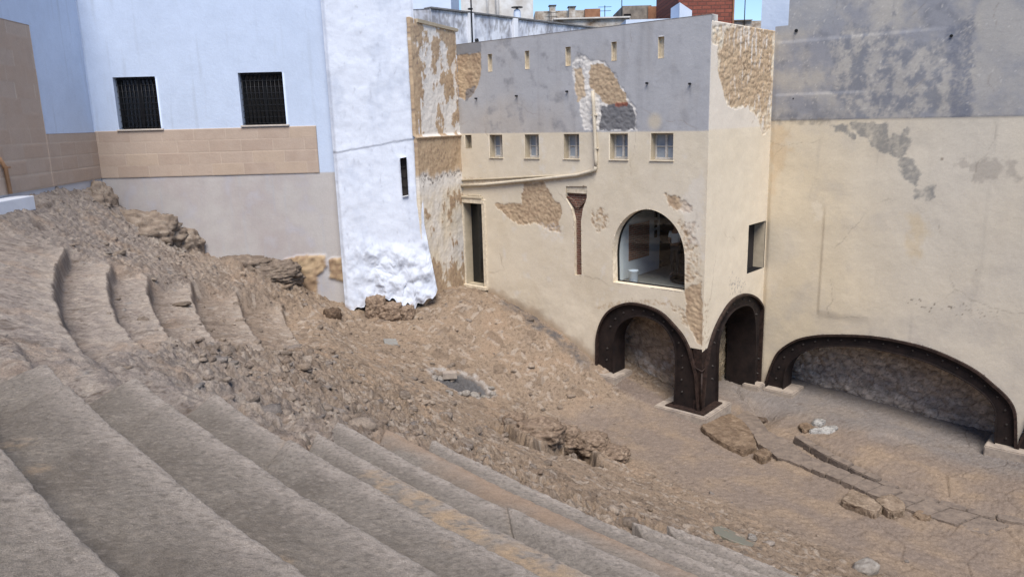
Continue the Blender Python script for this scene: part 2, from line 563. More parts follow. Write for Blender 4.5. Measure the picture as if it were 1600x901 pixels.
def crev_pts():
    out = []
    for px, py, d in CREV:
        r = ray(px, py)
        t = np.arange(5, 22, .02)
        zz = ground(r[0] * t, r[1] * t)
        k = np.argmax(r[2] * t < zz)
        out.append((r[0] * t[k], r[1] * t[k], d))
    return out
CREVP = crev_pts()
def on_ground(px, py):
    r = ray(px, py)
    t = np.arange(2, 40, .01)
    zz = ground(r[0] * t, r[1] * t)
    k = np.argmax(r[2] * t < zz)
    return np.array([r[0] * t[k], r[1] * t[k], zz[k]])
PITC = on_ground(722, 601)
def _tr(pts, z): return [tuple(on_ground(x, y)[:2]) for x, y in pts]
CARVES = carve_lines()

def pix(x, y, z):
    cp, sp = cos(PITCH), sin(PITCH)
    d = y * cp - z * sp
    uu = x / d; vv = (y * sp + z * cp) / d
    c, s = cos(ROLL), sin(ROLL)
    return CX + (uu * c - vv * s) * FPX, CY - (uu * s + vv * c) * FPX

def make_ground():
    r_ = np.concatenate([np.arange(-27, -17, .06), np.arange(-17, -9, .04), np.arange(-9, -1.9, .028), np.arange(-1.9, 3.5, .04)])
    th_ = np.concatenate([np.arange(183, 197, .10), np.arange(197, 222, .048), np.arange(222, 229, .045), np.arange(229, 246, .12)])
    R, T = np.meshgrid(r_, th_)
    X = CC[0] + (R0 + R) * np.cos(np.radians(T)); Y = CC[1] + (R0 + R) * np.sin(np.radians(T))
    Z = ground(X, Y)
    arc = (T - 210) * pi / 180 * R0
    jit = .04 * noise(arc * .9, R * .7, seed=5) + .018 * noise(arc * 5, R * 2, seed=6)
    Z = cut_rows(R, T, Z, jit)
    f2 = KP[None, None]
    uu = (X - KP[0]) * U[0] + (Y - KP[1]) * U[1]; vv = (X - KP[0]) * V[0] + (Y - KP[1]) * V[1]
    # --- zones
    floor = sstep(Z, -8.25, -8.6) * sstep(R, -12.3, -13.6)
    rubble = sstep(R, -2.6, -4.2) * sstep(R, -11, -7.5) * sstep(T, 203, 213) * (1 - floor)
    left = sstep(T, 219, 215) * sstep(R, -9, -6)
    heap = sstep(Y, 19.0, 22.5) * sstep(X, -3.5, -5.5)
    steps_w = rows_weight(R, T)
    # --- displacement
    wx = X + .25 * noise(X * 2, Y * 2, seed=11); wy = Y + .25 * noise(X * 2, Y * 2, seed=12)
    f1, f2_, cid = worley(wx * 3.0, wy * 3.0, seed=21)
    cob = np.clip(1 - f1 * 1.3, 0, 1) ** .7 * (cid > .42)
    g1, g2, gid = worley(wx * 7.5 + 3, wy * 7.5, seed=31)
    peb = np.clip(1 - g1 * 1.35, 0, 1) ** .7 * (gid > .35)
    big = fbm(X * .7, Y * .7, oct=3, seed=41)
    med = fbm(X * 2.2, Y * 2.2, oct=4, seed=51, gain=.6)
    rid = 1 - np.abs(fbm(X * 1.6, Y * 1.6, oct=4, seed=61, gain=.55)) * 3.0
    fine = fbm(X * 9, Y * 9, oct=3, seed=71, gain=.6)
    # thin bedding layers of the rock, lying level
    lay = np.abs(((Z * 12 + 1.8 * fbm(X * 1.1, Y * 1.1, oct=3, seed=81)) % 1) - .5) * 2
    slope = (1 - floor)
    D = big * .08 * slope + med * (.035 + .06 * rubble + .10 * heap) * slope + fine * (.030 + .022 * rubble)
    D = D + (cob * .10 * rubble + peb * .05 * (.45 + rubble)) * slope * (1 - .75 * steps_w)
    D = D + np.clip(rid, -1, 1) * (.03 + .05 * heap + .03 * rubble) * slope
    D = D + (lay - .5) * .035 * slope * (.35 + 1.2 * left)
    D = D * (1 - .66 * steps_w)
    # craggy ledge where the rock meets the pale walls
    hp = np.maximum(sstep(24.9 - Y, 2.3, .5) * sstep(X, -5.3, -7.0), sstep(X, -11.3, -12.6) * sstep(Y, 17.5, 20.5)) * sstep(Y, 16, 18)
    hp = hp * np.interp(X, [-13.5, -12.6, -11.6, -10.6, -9.8, -9.2, -8.4, -7.4, -6.4], [.15, .35, 1.0, .9, .35, .9, 1.0, .8, .1])
    crag = 1 - np.abs(fbm(X * 1.5 + .4 * noise(X * 3, Y * 3, seed=65), Y * 2.2, oct=5, seed=66, gain=.6)) * 3.2
    k1, k2, kid = worley(X * 2.1 + .3 * noise(X * 4, Y * 4, seed=67), Y * 2.6, seed=68)
    D = D + hp * (.16 + .13 * np.clip(crag, -1, 1) + .22 * (kid - .4) + .10 * np.clip(k2 - k1, 0, .4))
    # flaky broken stone standing a little proud, long axis level along the rows
    a1, a2, aid = worley(arc * 2.6 + .35 * noise(X * 4, Y * 4, seed=35), R * 5.0 + .35 * noise(X * 4, Y * 4, seed=36), seed=37)
    D = D + slope * (1 - .8 * steps_w) * (.3 + .7 * rubble) * ((aid - .45) * .10 * sstep(a2 - a1, .0, .22) + .05 * np.clip(1 - np.abs(fbm(X * 5, Y * 5, oct=4, seed=38, gain=.6)) * 3.4, -1, 1))
    brown = sstep(R, -6.4, -8.0) * (1 - floor)
    D = D + floor * (med * .025 + fine * .012)
    Z = Z + D
    # --- collapsed crevice with an undercut lip
    crv = np.zeros_like(Z)
    for (ax, ay, ad), (bx, by, bd) in zip(CREVP[:-1], CREVP[1:]):
        ex, ey = bx - ax, by - ay; L = ex * ex + ey * ey
        t = np.clip(((X - ax) * ex + (Y - ay) * ey) / L, 0, 1)
        d = np.hypot(X - ax - t * ex, Y - ay - t * ey) + .10 * noise(X * 3, Y * 3, seed=91) + .05 * noise(X * 9, Y * 9, seed=92)
        crv = np.maximum(crv, sstep(d, .32, .10) * (ad + (bd - ad) * t))
    # the ground beyond it stands up as a broken scarp
    cx0, cy0, _ = CREVP[0]; cx1, cy1, _ = CREVP[-1]
    tx, ty = cx1 - cx0, cy1 - cy0; tl = math.hypot(tx, ty); tx, ty = tx / tl, ty / tl
    along = (X - cx0) * tx + (Y - cy0) * ty
    acr = -(X - cx0) * ty + (Y - cy0) * tx
    bow = np.interp(along, [((a - cx0) * tx + (b - cy0) * ty) for a, b, c in CREVP], [(-(a - cx0) * ty + (b - cy0) * tx) for a, b, c in CREVP])
    acr = acr - bow + .12 * noise(X * 2.5, Y * 2.5, seed=97) + .06 * noise(X * 8, Y * 8, seed=98)
    lift = sstep(acr, .04, .42) * np.exp(-np.clip(acr, 0, None) / 1.3) * sstep(along, -.1, .5) * sstep(along, tl + .5, tl - .3)
    Z = Z - crv * (1.7 + .3 * fine) + lift * .26
    pd = np.hypot((X - PITC[0]) / .95, (Y - PITC[1]) / .8) + .12 * noise(X * 3, Y * 3, seed=93)
    pit = sstep(pd, 1.0, .7); n_pit = fbm(X * 6, Y * 6, oct=3, seed=94)
    Z = Z - pit * (.13 + .10 * fine + .06 * n_pit)
    for pts, w, dep in CARVES:
        sd, _, _ = poly_sd(X, Y, pts, closed=False)
        sd = sd + .02 * noise(X * 4, Y * 4, seed=95)
        Z = Z - dep * 1.6 * sstep(sd, w * .75, w * .4)
    # dark hollow at right beside the wall
    hol = on_z(1392, 688, -8.95)
    hd = np.hypot((X - hol[0]) * .8, (Y - hol[1])) + .2 * noise(X * 2, Y * 2, seed=96)
    Z = Z - .10 * sstep(hd, .55, .35)
    # the rubble thins out level with the ends of the restored rows
    for rw in ROWS:
        m = sstep(R, rw['lip'] - .05, rw['lip'] + .05) * sstep(R, rw['back'] + .05, rw['back'] - .05) * sstep(T, rw['th'] - 3.0, rw['th'] - .3)
        zt = lipz(rw['lip']) - .07 + .4 * D + .10 * sstep(T, rw['th'] - .8, rw['th'] - 2.6)
        Z = Z * (1 - m) + np.minimum(Z, zt) * m
    # --- room under the restored seat rows
    for rw in ROWS:
        m = (R > rw['lip'] - .02) & (R < rw['back'] + .05)
        w = m * sstep(T, rw['th'] + (R - rw['lip']) * SKEW + .0, rw['th'] + (R - rw['lip']) * SKEW + .12)
        zt = lipz(rw['lip']) - .2
        Z = np.where(w > 0, np.minimum(Z, Z * (1 - w) + np.minimum(Z, zt) * w), Z)
        # rubble does not climb over a far end
    fr = (R > -7.45) & (T > 226.0) & (R < -5.4)
    Z = np.where(fr, np.minimum(Z, lipz(R) - .25), Z)
    # --- colour of the stone and earth itself, plus painted riser shade on the rows
    c_grey = hexlin(166, 153, 143, .64); c_lite = hexlin(196, 182, 167, .68); c_brown = hexlin(180, 157, 133, .60)
    c_dust = hexlin(172, 151, 130, .60); c_dark = hexlin(112, 96, 84, .6); c_floor = hexlin(150, 134, 121, .61); c_och = hexlin(190, 163, 138, .62); c_blue = hexlin(140, 140, 142, .6)
    def mix(a, b, t): return a * (1 - t[..., None]) + b * t[..., None]
    n1 = fbm(X * .9, Y * .9, oct=4, seed=101); n2 = fbm(X * 3.1, Y * 3.1, Z * 3.1, oct=4, seed=111, gain=.65); n3 = fbm(X * 11, Y * 11, Z * 11, oct=3, seed=121, gain=.7)
    C = np.zeros(X.shape + (3,)) + c_grey
    C = mix(C, c_lite, np.clip(.35 + 1.6 * n2, 0, 1) * .7)
    C = mix(C, c_dust, sstep(R, -3.0, -6.5) * .75)
    C = mix(C, c_brown, brown * (.75 + .25 * np.clip(n1 * 2, -1, 1)))
    C = mix(C, c_och, np.clip(n1 * 1.6 - .2, 0, .4) * slope)
    C = mix(C, c_blue, np.clip(n2 * 2.4 - .55, 0, .75) * (1 - brown * .6) * slope)
    C = mix(C, c_dark * .9, np.clip(-n3 * 2.6 - .25 - n1 * .5, 0, .75))
    C = mix(C, c_lite, np.clip(n3 * 2.2 - .45, 0, .7) * (.5 + .5 * rubble))
    C = mix(C, c_lite * 1.05, (gid > .86) * (peb > .25) * .5 * slope)
    C = mix(C, c_dark * .9, sstep(a2 - a1, .10, .03) * (aid > .35) * rubble * .4)
    C = mix(C, c_dark, (cid > .9) * (cob > .2) * .35 * slope)
    fl = mix(np.zeros_like(C) + c_floor, c_dust * .92, np.clip(.3 + 2.0 * n1, 0, 1))
    fl = mix(fl, c_blue * .95, sstep(vv, 1.6, 3.2) * .5)
    fl = mix(fl, c_dark, np.clip(-n2 * 2 - .4, 0, .4))
    C = mix(C, fl, floor)
    # walked-on edges of the rock-cut rows are rubbed pale; shade below the risers is painted at their backs
    rj = R + jit
    for i, l in enumerate(LIPS[:-1]):
        up = LIPS[i - 1] if i else l + 2.0
        m = ((rj >= l) & (rj < up)) * rows_weight(R, T)
        t_ = rj - l
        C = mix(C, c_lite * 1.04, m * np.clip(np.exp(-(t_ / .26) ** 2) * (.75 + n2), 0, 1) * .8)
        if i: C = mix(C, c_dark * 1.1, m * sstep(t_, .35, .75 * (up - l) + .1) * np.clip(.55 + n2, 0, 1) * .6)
    # the bare grey strip of old mortar running along the foot of the facade
    gs = sstep(np.abs(vv + .30 + .25 * noise(X * 1.5, Y * 1.5, seed=131)), .45, .15) * sstep(uu, 3.2, 4.2) * sstep(uu, 8.0, 6.8)
    C = mix(C, hexlin(128, 122, 120, .5), gs * np.clip(.55 + n2 * 1.5, 0, 1))
    # grey dust drift before the corner column
    ds = sstep(np.abs(vv + .05), .5, .2) * sstep(uu, 3.4, 2.9) * sstep(uu, -.4, .1)
    C = mix(C, hexlin(150, 134, 124, .55), ds * .8)
    C = mix(C, hexlin(112, 114, 118, .55), pit * .85)
    rim = sstep(np.abs(pd - .98), .16, .05)
    C = mix(C, hexlin(196, 188, 180, .7), rim * np.clip(.3 + n2 * 3, 0, .8))
    C = mix(C, hexlin(216, 205, 190, .7), sstep(np.hypot(X - on_ground(268, 392)[0], Y - on_ground(268, 392)[1]), .7, .2) * np.clip(n3 * 3, 0, .7))
    # slabs cut into the floor: joints read as thin grooves in the orchestra paving
    j1, j2, _ = worley(uu * .9 + 2, vv * .9 + 7, seed=141)
    C = mix(C, c_dark * .8, floor * sstep(j2 - j1, .035, .012) * sstep(uu, -5, -6) * .35)
    Z = Z - floor * sstep(j2 - j1, .05, .015) * sstep(uu, -5, -6) * .02
    V3 = np.stack([X, Y, Z], -1).reshape(-1, 3)
    me = np_mesh('ground', V3, grid_faces(len(r_), len(th_)), np.concatenate([C, (1 - .62 * floor - .2 * steps_w * (1 - floor))[..., None]], -1).reshape(-1, 4))
    o = link('ground', me, M_ROCK)
    globals()['GRID'] = (r_, th_, Z, C)
    tag(o, 'eroded brown rock slope of the ruined theatre running down to the orchestra floor', 'ground', kind='structure')
    return o
make_ground()
def gz(x, y):
    """Height (and colour) of the finished ground at a place."""
    r_, th_, Z, C = GRID
    dr, th = pol(np.asarray(x, float), np.asarray(y, float))
    i = np.clip(np.searchsorted(r_, dr), 1, len(r_) - 1); j = np.clip(np.searchsorted(th_, th), 1, len(th_) - 1)
    return Z[j, i], C[j, i]
def rubble_cover():
    rg = np.random.RandomState(3)
    n = 15000
    dr = rg.uniform(-15.5, -1.6, n); th = rg.uniform(196, 228, n)
    x = CC[0] + (R0 + dr) * np.cos(np.radians(th)); y = CC[1] + (R0 + dr) * np.sin(np.radians(th))
    uu = (x - KP[0]) * U[0] + (y - KP[1]) * U[1]; vv = (x - KP[0]) * V[0] + (y - KP[1]) * V[1]
    w = .16 + .42 * sstep(dr, -3, -4.5) * sstep(dr, -9.5, -7) * sstep(th, 203, 212) + .1 * sstep(y, 20, 23)
    w = w * (1 - .93 * rows_weight(dr, th)) * (1 - .6 * sstep(dr, -3.2, -2.2)) * np.clip(.6 + 1.6 * fbm(x * .8, y * .8, oct=3, seed=151), .1, 1.5)
    w = w * np.where(dr < -11.5, .5, 1)
    ok = (rg.rand(n) < w) & ~((vv > -.15) & (uu > -.1)) & ~((dr > -7.7) & (th > 219.4)) & ~((y > 24.3) & (x < -3)) & ~((x < -12.7))
    x, y, dr, th = x[ok], y[ok], dr[ok], th[ok]; n = len(x)
    z, c = gz(x, y)
    bm = bmesh.new(); bmesh.ops.create_icosphere(bm, subdivisions=2, radius=1.0)
    co = np.array([v.co[:] for v in bm.verts]); fa = np.array([[v.index for v in f.verts] for f in bm.faces]); bm.free()
    shapes = []
    for k in range(10):
        m = np.abs(co).max(1)[:, None]; q_ = co * .25 + co / m * .66
        shapes.append(q_ * (1 + .5 * fbm(co[:, 0] * 1.2 + k * 5, co[:, 1] * 1.2, co[:, 2] * 1.2, oct=3, seed=160 + k, gain=.6))[:, None])
    s = np.clip(rg.lognormal(-3.15, .55, n), .018, .16) * np.where(dr < -8, .75, 1.0)
    Vt, Ft, Ct = [], [], []
    base = 0
    for i in range(n):
        q_ = shapes[rg.randint(10)] * np.array([rg.uniform(.8, 1.4), rg.uniform(.6, 1.0), rg.uniform(.28, .6)]) * s[i]
        a = rg.uniform(0, 6.28); b = rg.uniform(-.5, .5)
        ca, sa = math.cos(a), math.sin(a); cb, sb = math.cos(b), math.sin(b)
        q_ = q_ @ np.array([[1, 0, 0], [0, cb, sb], [0, -sb, cb]]) @ np.array([[ca, sa, 0], [-sa, ca, 0], [0, 0, 1]])
        Vt.append(q_ + np.array([x[i], y[i], z[i] + s[i] * .02])); Ft.append(fa + base); base += len(co)
        t = rg.rand(); base_c = c[i] * .5 + .5 * (hexlin(190, 172, 154, .64) if t > .55 else hexlin(150, 132, 116, .6) if t > .2 else hexlin(158, 152, 148, .62))
        Ct.append(np.repeat((base_c * rg.uniform(.85, 1.12))[None], len(co), 0))
    o = link('rubble', np_mesh('rubble', np.concatenate(Vt), np.concatenate(Ft), np.concatenate(Ct)), M_ROCK)
    tag(o, 'small broken stones and gravel strewn over the eroded slope', 'rubble', kind='stuff')
rubble_cover()
def plain_sheet():
    mb = MB(); mb.quad((-400, -400, -11), (400, -400, -11), (400, 600, -11), (-400, 600, -11))
    o = mb.build('earth', M_GREY); tag(o, 'level earth far beneath and around the excavated theatre', 'ground', kind='structure')
plain_sheet()

# ------------------------------------------------------------------ restored seat rows
ROW_LABELS = [
    'pale grey stone seat row at the bottom left corner, highest of all',
    'short lower end piece of the second seat row, abutting its raised joint at far left',
    'wide second seat row from the bottom left, with worn pale lip',
    'short far end piece of the third seat row beside the rubble',
    'dark grey third seat row from the bottom left, below the wide worn row',
    'far flat piece of the fourth seat row with two orange lichen patches near its end',
    'raised rough block of the fourth seat row starting with a rounded corner',
    'narrow fifth seat row with long orange lichen streaks',
    'far piece of the sixth seat row ending in a low point against the rubble',
    'raised block of the sixth seat row with rounded corner in the bottom middle',
    'seventh seat row with a sandy tan worn lip',
    'low broken eighth seat row, last one touching the rubble',
    'short pale ninth seat row near the bottom edge, right of middle',
    'lowest pale seat row at the bottom edge beside the green patch']
def make_row(i, rw):
    lip, back, th0, up = rw['lip'], rw['back'], rw['th'] - (.9 if i in (12, 13) else .12), rw['up']
    zl = lipz(lip) + up
    ths = np.concatenate([np.arange(th0 - .0, 229.5, .03), np.arange(229.5, 234, .2)])
    rt = np.concatenate([np.linspace(back, lip + .1, max(8, int((back - lip - .1) / .018))), lip + np.array([.08, .06, .045, .03, .02, .012, .006, .0])])
    nr = len(rt)
    drop = np.linspace(.02, .55, 22)
    m = nr + len(drop)
    rr = np.concatenate([rt, np.full(len(drop), lip)])
    RR, TT = np.meshgrid(rr, ths)
    # skewed far end: back of the tread starts later
    f = np.clip((RR - lip), 0, None) * min(SKEW, 1.3 / max(back - lip, .1))
    TT = TT + f * np.clip(1 - (TT - th0) / 2.2, 0, 1)
    arc = (TT - 210) * pi / 180 * R0
    X0 = CC[0] + (R0 + RR) * np.cos(np.radians(TT)); Y0 = CC[1] + (R0 + RR) * np.sin(np.radians(TT))
    e = np.exp(-(RR - lip) / .035)
    k = np.arange(m)[None, :] + 0 * RR
    isr = k >= nr
    t_in = RR - lip
    wear = .012 * np.exp(-t_in / .08)
    Z = zl + .05 * t_in - wear * (1 + .6 * noise(arc * 1.1, RR * 0 + i, seed=201))
    Z = Z - .007 * np.exp(-(RR - lip) / .014)
    dz = .010 * fbm(X0 * 1.3, Y0 * 1.3, oct=3, seed=211) + .012 * fbm(X0 * 11, Y0 * 11, oct=3, seed=221, gain=.7)
    rough = rw.get('rough', 1.0)
    Z = Z + dz * rough
    Z = np.where(isr, Z - np.concatenate([np.zeros(nr), drop])[None, :], Z)
    jr = .012 * noise(arc * 1.0, arc * 0 + i * 3.3, seed=231) + .006 * noise(arc * 6, arc * 0 + i, seed=232) + .006 * noise(arc * 19, k * .2, seed=233)
    RRj = RR + jr * np.exp(-t_in / .12)
    X = CC[0] + (R0 + RRj) * np.cos(np.radians(TT)); Y = CC[1] + (R0 + RRj) * np.sin(np.radians(TT))
    # end cap: first ring repeated lower, slightly rounded corner
    tc = (TT - th0 - f) * pi / 180 * R0
    Z = Z - .02 * np.exp(-np.clip(tc, 0, None) / .05)
    P = np.stack([X, Y, Z], -1)
    cap = P[0].copy(); cap[:, 2] = zl - .55
    P = np.concatenate([cap[None], P], 0)
    # colour
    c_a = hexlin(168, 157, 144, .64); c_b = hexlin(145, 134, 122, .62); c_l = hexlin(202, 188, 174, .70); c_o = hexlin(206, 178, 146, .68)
    def mix(a, b, t): return a * (1 - t[..., None]) + b * t[..., None]
    n1 = fbm(X0 * .9 + i, Y0 * .9, oct=4, seed=241); n2 = fbm(X0 * 4, Y0 * 4, oct=4, seed=251, gain=.65); n3 = fbm(X0 * 22, Y0 * 22, oct=3, seed=261, gain=.7)
    C = np.zeros(X.shape + (3,)) + c_a
    C = mix(C, c_b, np.clip(.35 + 1.6 * n1 + .8 * n2, 0, 1) * rw.get('dark', .75))
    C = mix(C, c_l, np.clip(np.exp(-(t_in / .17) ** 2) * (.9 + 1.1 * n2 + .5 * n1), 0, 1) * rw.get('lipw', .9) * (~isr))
    C = mix(C, c_b * .82, sstep(t_in, .25, .75) * np.clip(.6 + n2 + .6 * n1, 0, 1) * .5)  # shade of the riser above, painted into the back of the tread
    C = mix(C, c_b * .8, np.clip(-n3 * 2.4 - .2, 0, .6))
    C = mix(C, c_l, np.clip(n3 * 2.0 - .4, 0, .35))
    if rw.get('tan'):
        C = mix(C, hexlin(190, 160, 132, .66), np.clip(np.exp(-t_in / .2) * 1.2 + n1, 0, 1) * .75)
    PX, PY = pix(X0, Y0, zl)
    for (ax, ay, w, g) in rw.get('och', []):
        a = CC + 0
        q0 = on_z(ax, ay, zl)
        d = np.hypot(X0 - q0[0], Y0 - q0[1])
        C = mix(C, c_o, sstep(d + .25 * n2, w, w * .45) * np.clip(.5 + 2.2 * n2 + .9 * n3, 0, 1) * g)
    C = np.concatenate([C[:1], C], 0)
    nv, nu = P.shape[:2]
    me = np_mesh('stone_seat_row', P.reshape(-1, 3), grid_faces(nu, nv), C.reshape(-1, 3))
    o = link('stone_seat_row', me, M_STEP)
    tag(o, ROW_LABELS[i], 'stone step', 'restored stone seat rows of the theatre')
OCH = {5: [(440, 655, .30, 1), (478, 688, .28, .9)], 2: [(60, 740, .12, .6), (25, 700, .16, .5)], 4: [(430, 885, .14, .7)],
       7: [(585, 742, .2, .6), (610, 760, .26, .9), (660, 780, .3, .9), (700, 810, .3, 1), (745, 832, .3, .9), (800, 868, .3, 1), (850, 885, .3, .9), (890, 897, .2, .8)],
       6: [(700, 850, .1, .3)]}
for i, rw in enumerate(ROWS):
    rw['och'] = OCH.get(i, [])
    if i == 10: rw['tan'] = True
    if i in (11, 12, 13): rw['rough'] = 1.7
    if i == 0: rw['dark'] = .3; rw['lipw'] = .8
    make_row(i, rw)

# ------------------------------------------------------------------ walls
def wall(name, pl, s0, s1, z0, z1, res, color, disp, mat=M_PLASTER, holes=(), parent=None, outline=None, thick=.25, top_fn=None, open_left=None):
    """A thick wall: a finely divided face that carries its own relief and paint, with a back and edges behind it."""
    ns = int((s1 - s0) / res) + 1; nz = int((z1 - z0) / res) + 1
    s = np.linspace(s0, s1, ns); z = np.linspace(z0, z1, nz)
    S, Z = np.meshgrid(s, z)
    if top_fn is not None:
        Z = z0 + (Z - z0) * (top_fn(S) - z0) / (z1 - z0)
    keep = np.ones((nz - 1, ns - 1), bool)
    for h in holes:
        hx = [p[0] for p in h]; hz = [p[1] for p in h]
        mreg = (S > min(hx) - .2) & (S < max(hx) + .2) & (Z > min(hz) - .2) & (Z < max(hz) + .2)
        sd = np.full(S.shape, 9.0)
        d, bx, bz = poly_sd(S[mreg], Z[mreg], h)
        sm = np.abs(d) < .72 * res
        ss = S[mreg]; zz = Z[mreg]
        ss[sm] = bx[sm]; zz[sm] = bz[sm]; d[sm] = 0
        S[mreg] = ss; Z[mreg] = zz; sd[mreg] = d
        av = sd[:-1, :-1] + sd[1:, :-1] + sd[:-1, 1:] + sd[1:, 1:]
        keep &= ~(av < -1e-9)
        mx = np.minimum(np.minimum(sd[:-1, :-1], sd[1:, :-1]), np.minimum(sd[:-1, 1:], sd[1:, 1:]))
        zero = (np.abs(av) < 1e-9)
        keep &= ~(zero & (poly_sd((S[:-1, :-1] + S[1:, 1:]) / 2, (Z[:-1, :-1] + Z[1:, 1:]) / 2, h)[0] < 0))
    D = disp(S, Z)
    C = color(S, Z)
    P = np.zeros(S.shape + (3,))
    P[..., :2] = pl.o + pl.d * S[..., None] + pl.n * D[..., None]
    P[..., 2] = Z
    flip = (pl.d[0] * pl.n[1] - pl.d[1] * pl.n[0]) > 0
    verts = P.reshape(-1, 3); cols = C.reshape(-1, 3)
    f = grid_faces(ns, nz, keep, flip=flip)
    # edges: left, right, top turned back into the wall's thickness
    ev, ec, ef = [], [], []
    base = len(verts)
    def edge(idx, kp=None):
        nonlocal base
        a = verts[idx]; b = a.copy(); b[:, :2] -= pl.n * thick
        ev.append(b); ec.append(cols[idx])
        k = np.arange(len(idx) - 1)
        q4 = np.stack([idx[k], idx[k + 1], base + k + 1, base + k], -1)
        ef.append(q4 if kp is None else q4[kp])
        base += len(idx)
    I = np.arange(ns * nz).reshape(nz, ns)
    edge(I[-1]); edge(I[:, 0], keep[:, 0] if open_left is None else keep[:, 0] & (Z[:-1, 0] > open_left)); edge(I[:, -1], keep[:, -1])
    verts = np.concatenate([verts] + ev); cols = np.concatenate([cols] + ec); f = np.concatenate([f] + ef)
    used = np.zeros(len(verts), bool); used[f.ravel()] = True
    remap = np.cumsum(used) - 1
    me = np_mesh(name, verts[used], remap[f], cols[used])
    return link(name, me, mat, parent)

def mixc(a, b, t):
    return a * (1 - t[..., None]) + b * t[..., None]

def patch(S, Z, poly, amp=.10, freq=3.0, feather=.03, seed=0, fine=.4):
    """Soft mask of a ragged patch of given outline."""
    xs = [p[0] for p in poly]; zs = [p[1] for p in poly]
    m = (S > min(xs) - .6) & (S < max(xs) + .6) & (Z > min(zs) - .6) & (Z < max(zs) + .6)
    out = np.full(S.shape, 9.0)
    if m.any():
        out[m] = poly_sd(S[m], Z[m], poly)[0]
    d = out + amp * fbm(S * freq, Z * freq, oct=5, seed=seed, gain=.62) * 1.6
    return sstep(d, feather, -feather), d

C_CREAM = hexlin(228, 215, 193, .79); C_CREAM2 = hexlin(214, 199, 173, .80); C_TAN = hexlin(198, 174, 144, .78); C_TAN2 = hexlin(176, 150, 124, .74)
C_GREYP = hexlin(177, 176, 178, .83); C_GREYL = hexlin(190, 182, 174, .78); C_GREYD = hexlin(142, 141, 144, .80); C_WHITE = hexlin(228, 222, 214, .82)
C_BWHITE = hexlin(213, 219, 231, .86); C_BLUEW = hexlin(194, 207, 228, .84); C_LILAC = hexlin(187, 182, 179, .82); C_STONE = hexlin(190, 171, 155, .76)

corner = empty('corner_building', (KP[0], KP[1], -8.5))
tag(corner, 'cream and grey weathered corner house with arched shop window and row of small windows', 'building')

def stones(S, Z, seed):
    """Rough coursed rubble relief."""
    a, b, c = worley(S * 3.6 + .25 * noise(S * 3, Z * 3, seed=seed), Z * 6.5, seed=seed + 1)
    return sstep(b - a, .02, .20) * (.5 + c) - .5
def cracks(S, Z, seed, amt=.5):
    wx = S + .35 * fbm(S * .9, Z * .9, oct=4, seed=seed); wz = Z + .35 * fbm(S * .9 + 9, Z * .9, oct=4, seed=seed + 1)
    a, b, c = worley(wx * .38, wz * .33, seed=seed + 2)
    return sstep(b - a, .012, .003) * sstep(fbm(S * .5, Z * .5, oct=3, seed=seed + 3), .05, .25) * amt
def splash(pl, S, Z, seed, h=.45):
    x = pl.o[0] + pl.d[0] * S; y = pl.o[1] + pl.d[1] * S
    g = ground(x, y)
    n = fbm(S * 2, Z * 2, oct=4, seed=seed)
    return sstep(Z - g, h * (1 + 1.3 * n), h * .1)
# --- openings of the facade, measured from the photograph onto its plane
def rect_px(pl, x0, y0, x1, y1):
    a = pl.hit(x0, y0); b = pl.hit(x1, y1)
    s0, s1 = sorted((a[0], b[0])); z0, z1 = sorted((a[1], b[1]))
    return [(s0, z0), (s1, z0), (s1, z1), (s0, z1)]
def rp(s0, s1, z0, z1): return [(s0, z0), (s1, z0), (s1, z1), (s0, z1)]
WIN = []
for x0, x1, yb in [(765, 785, 242), (820, 842, 242), (881, 905, 243), (953, 981, 245), (1017, 1052, 248)]:
    s1, _ = FAC.hit(x0, 225); s0, _ = FAC.hit(x1, 225)
    WIN.append(rp(s0, s1, -1.22, -.47))
SM = rp(FAC.hit(737, 220)[0], FAC.hit(727, 220)[0], -.92, -.47)
SLOT = []
for x0, x1, y0, y1 in [(762, 769.5, 85, 112), (820, 827.5, 80, 108), (883.5, 892, 74, 103), (955.5, 963.5, 66, 95), (1028.5, 1037.5, 58, 91)]:
    SLOT.append(rect_px(FAC, x0, y0, x1, y1))
DOOR = rp(8.50, 9.42, -5.76, -2.82)
SHOP = [FAC.hit(958, 441), FAC.hit(957, 400), FAC.hit(958, 384), FAC.hit(962, 365), FAC.hit(970, 349), FAC.hit(983, 336), FAC.hit(997, 329), FAC.hit(1012, 327), FAC.hit(1026, 330), FAC.hit(1040, 338), FAC.hit(1053, 351), FAC.hit(1062, 366), FAC.hit(1068, 385), FAC.hit(1070, 402), FAC.hit(1070, 456)]
SHOP = [SHOP[0]] + smooth_path(SHOP[1:-1], 4) + [SHOP[-1]]
NICHE = [FAC.hit(*p) for p in [(884, 291), (917, 291), (917, 309), (911, 326), (908, 345), (909, 430), (898, 430), (897, 345), (893, 326), (884, 310)]]

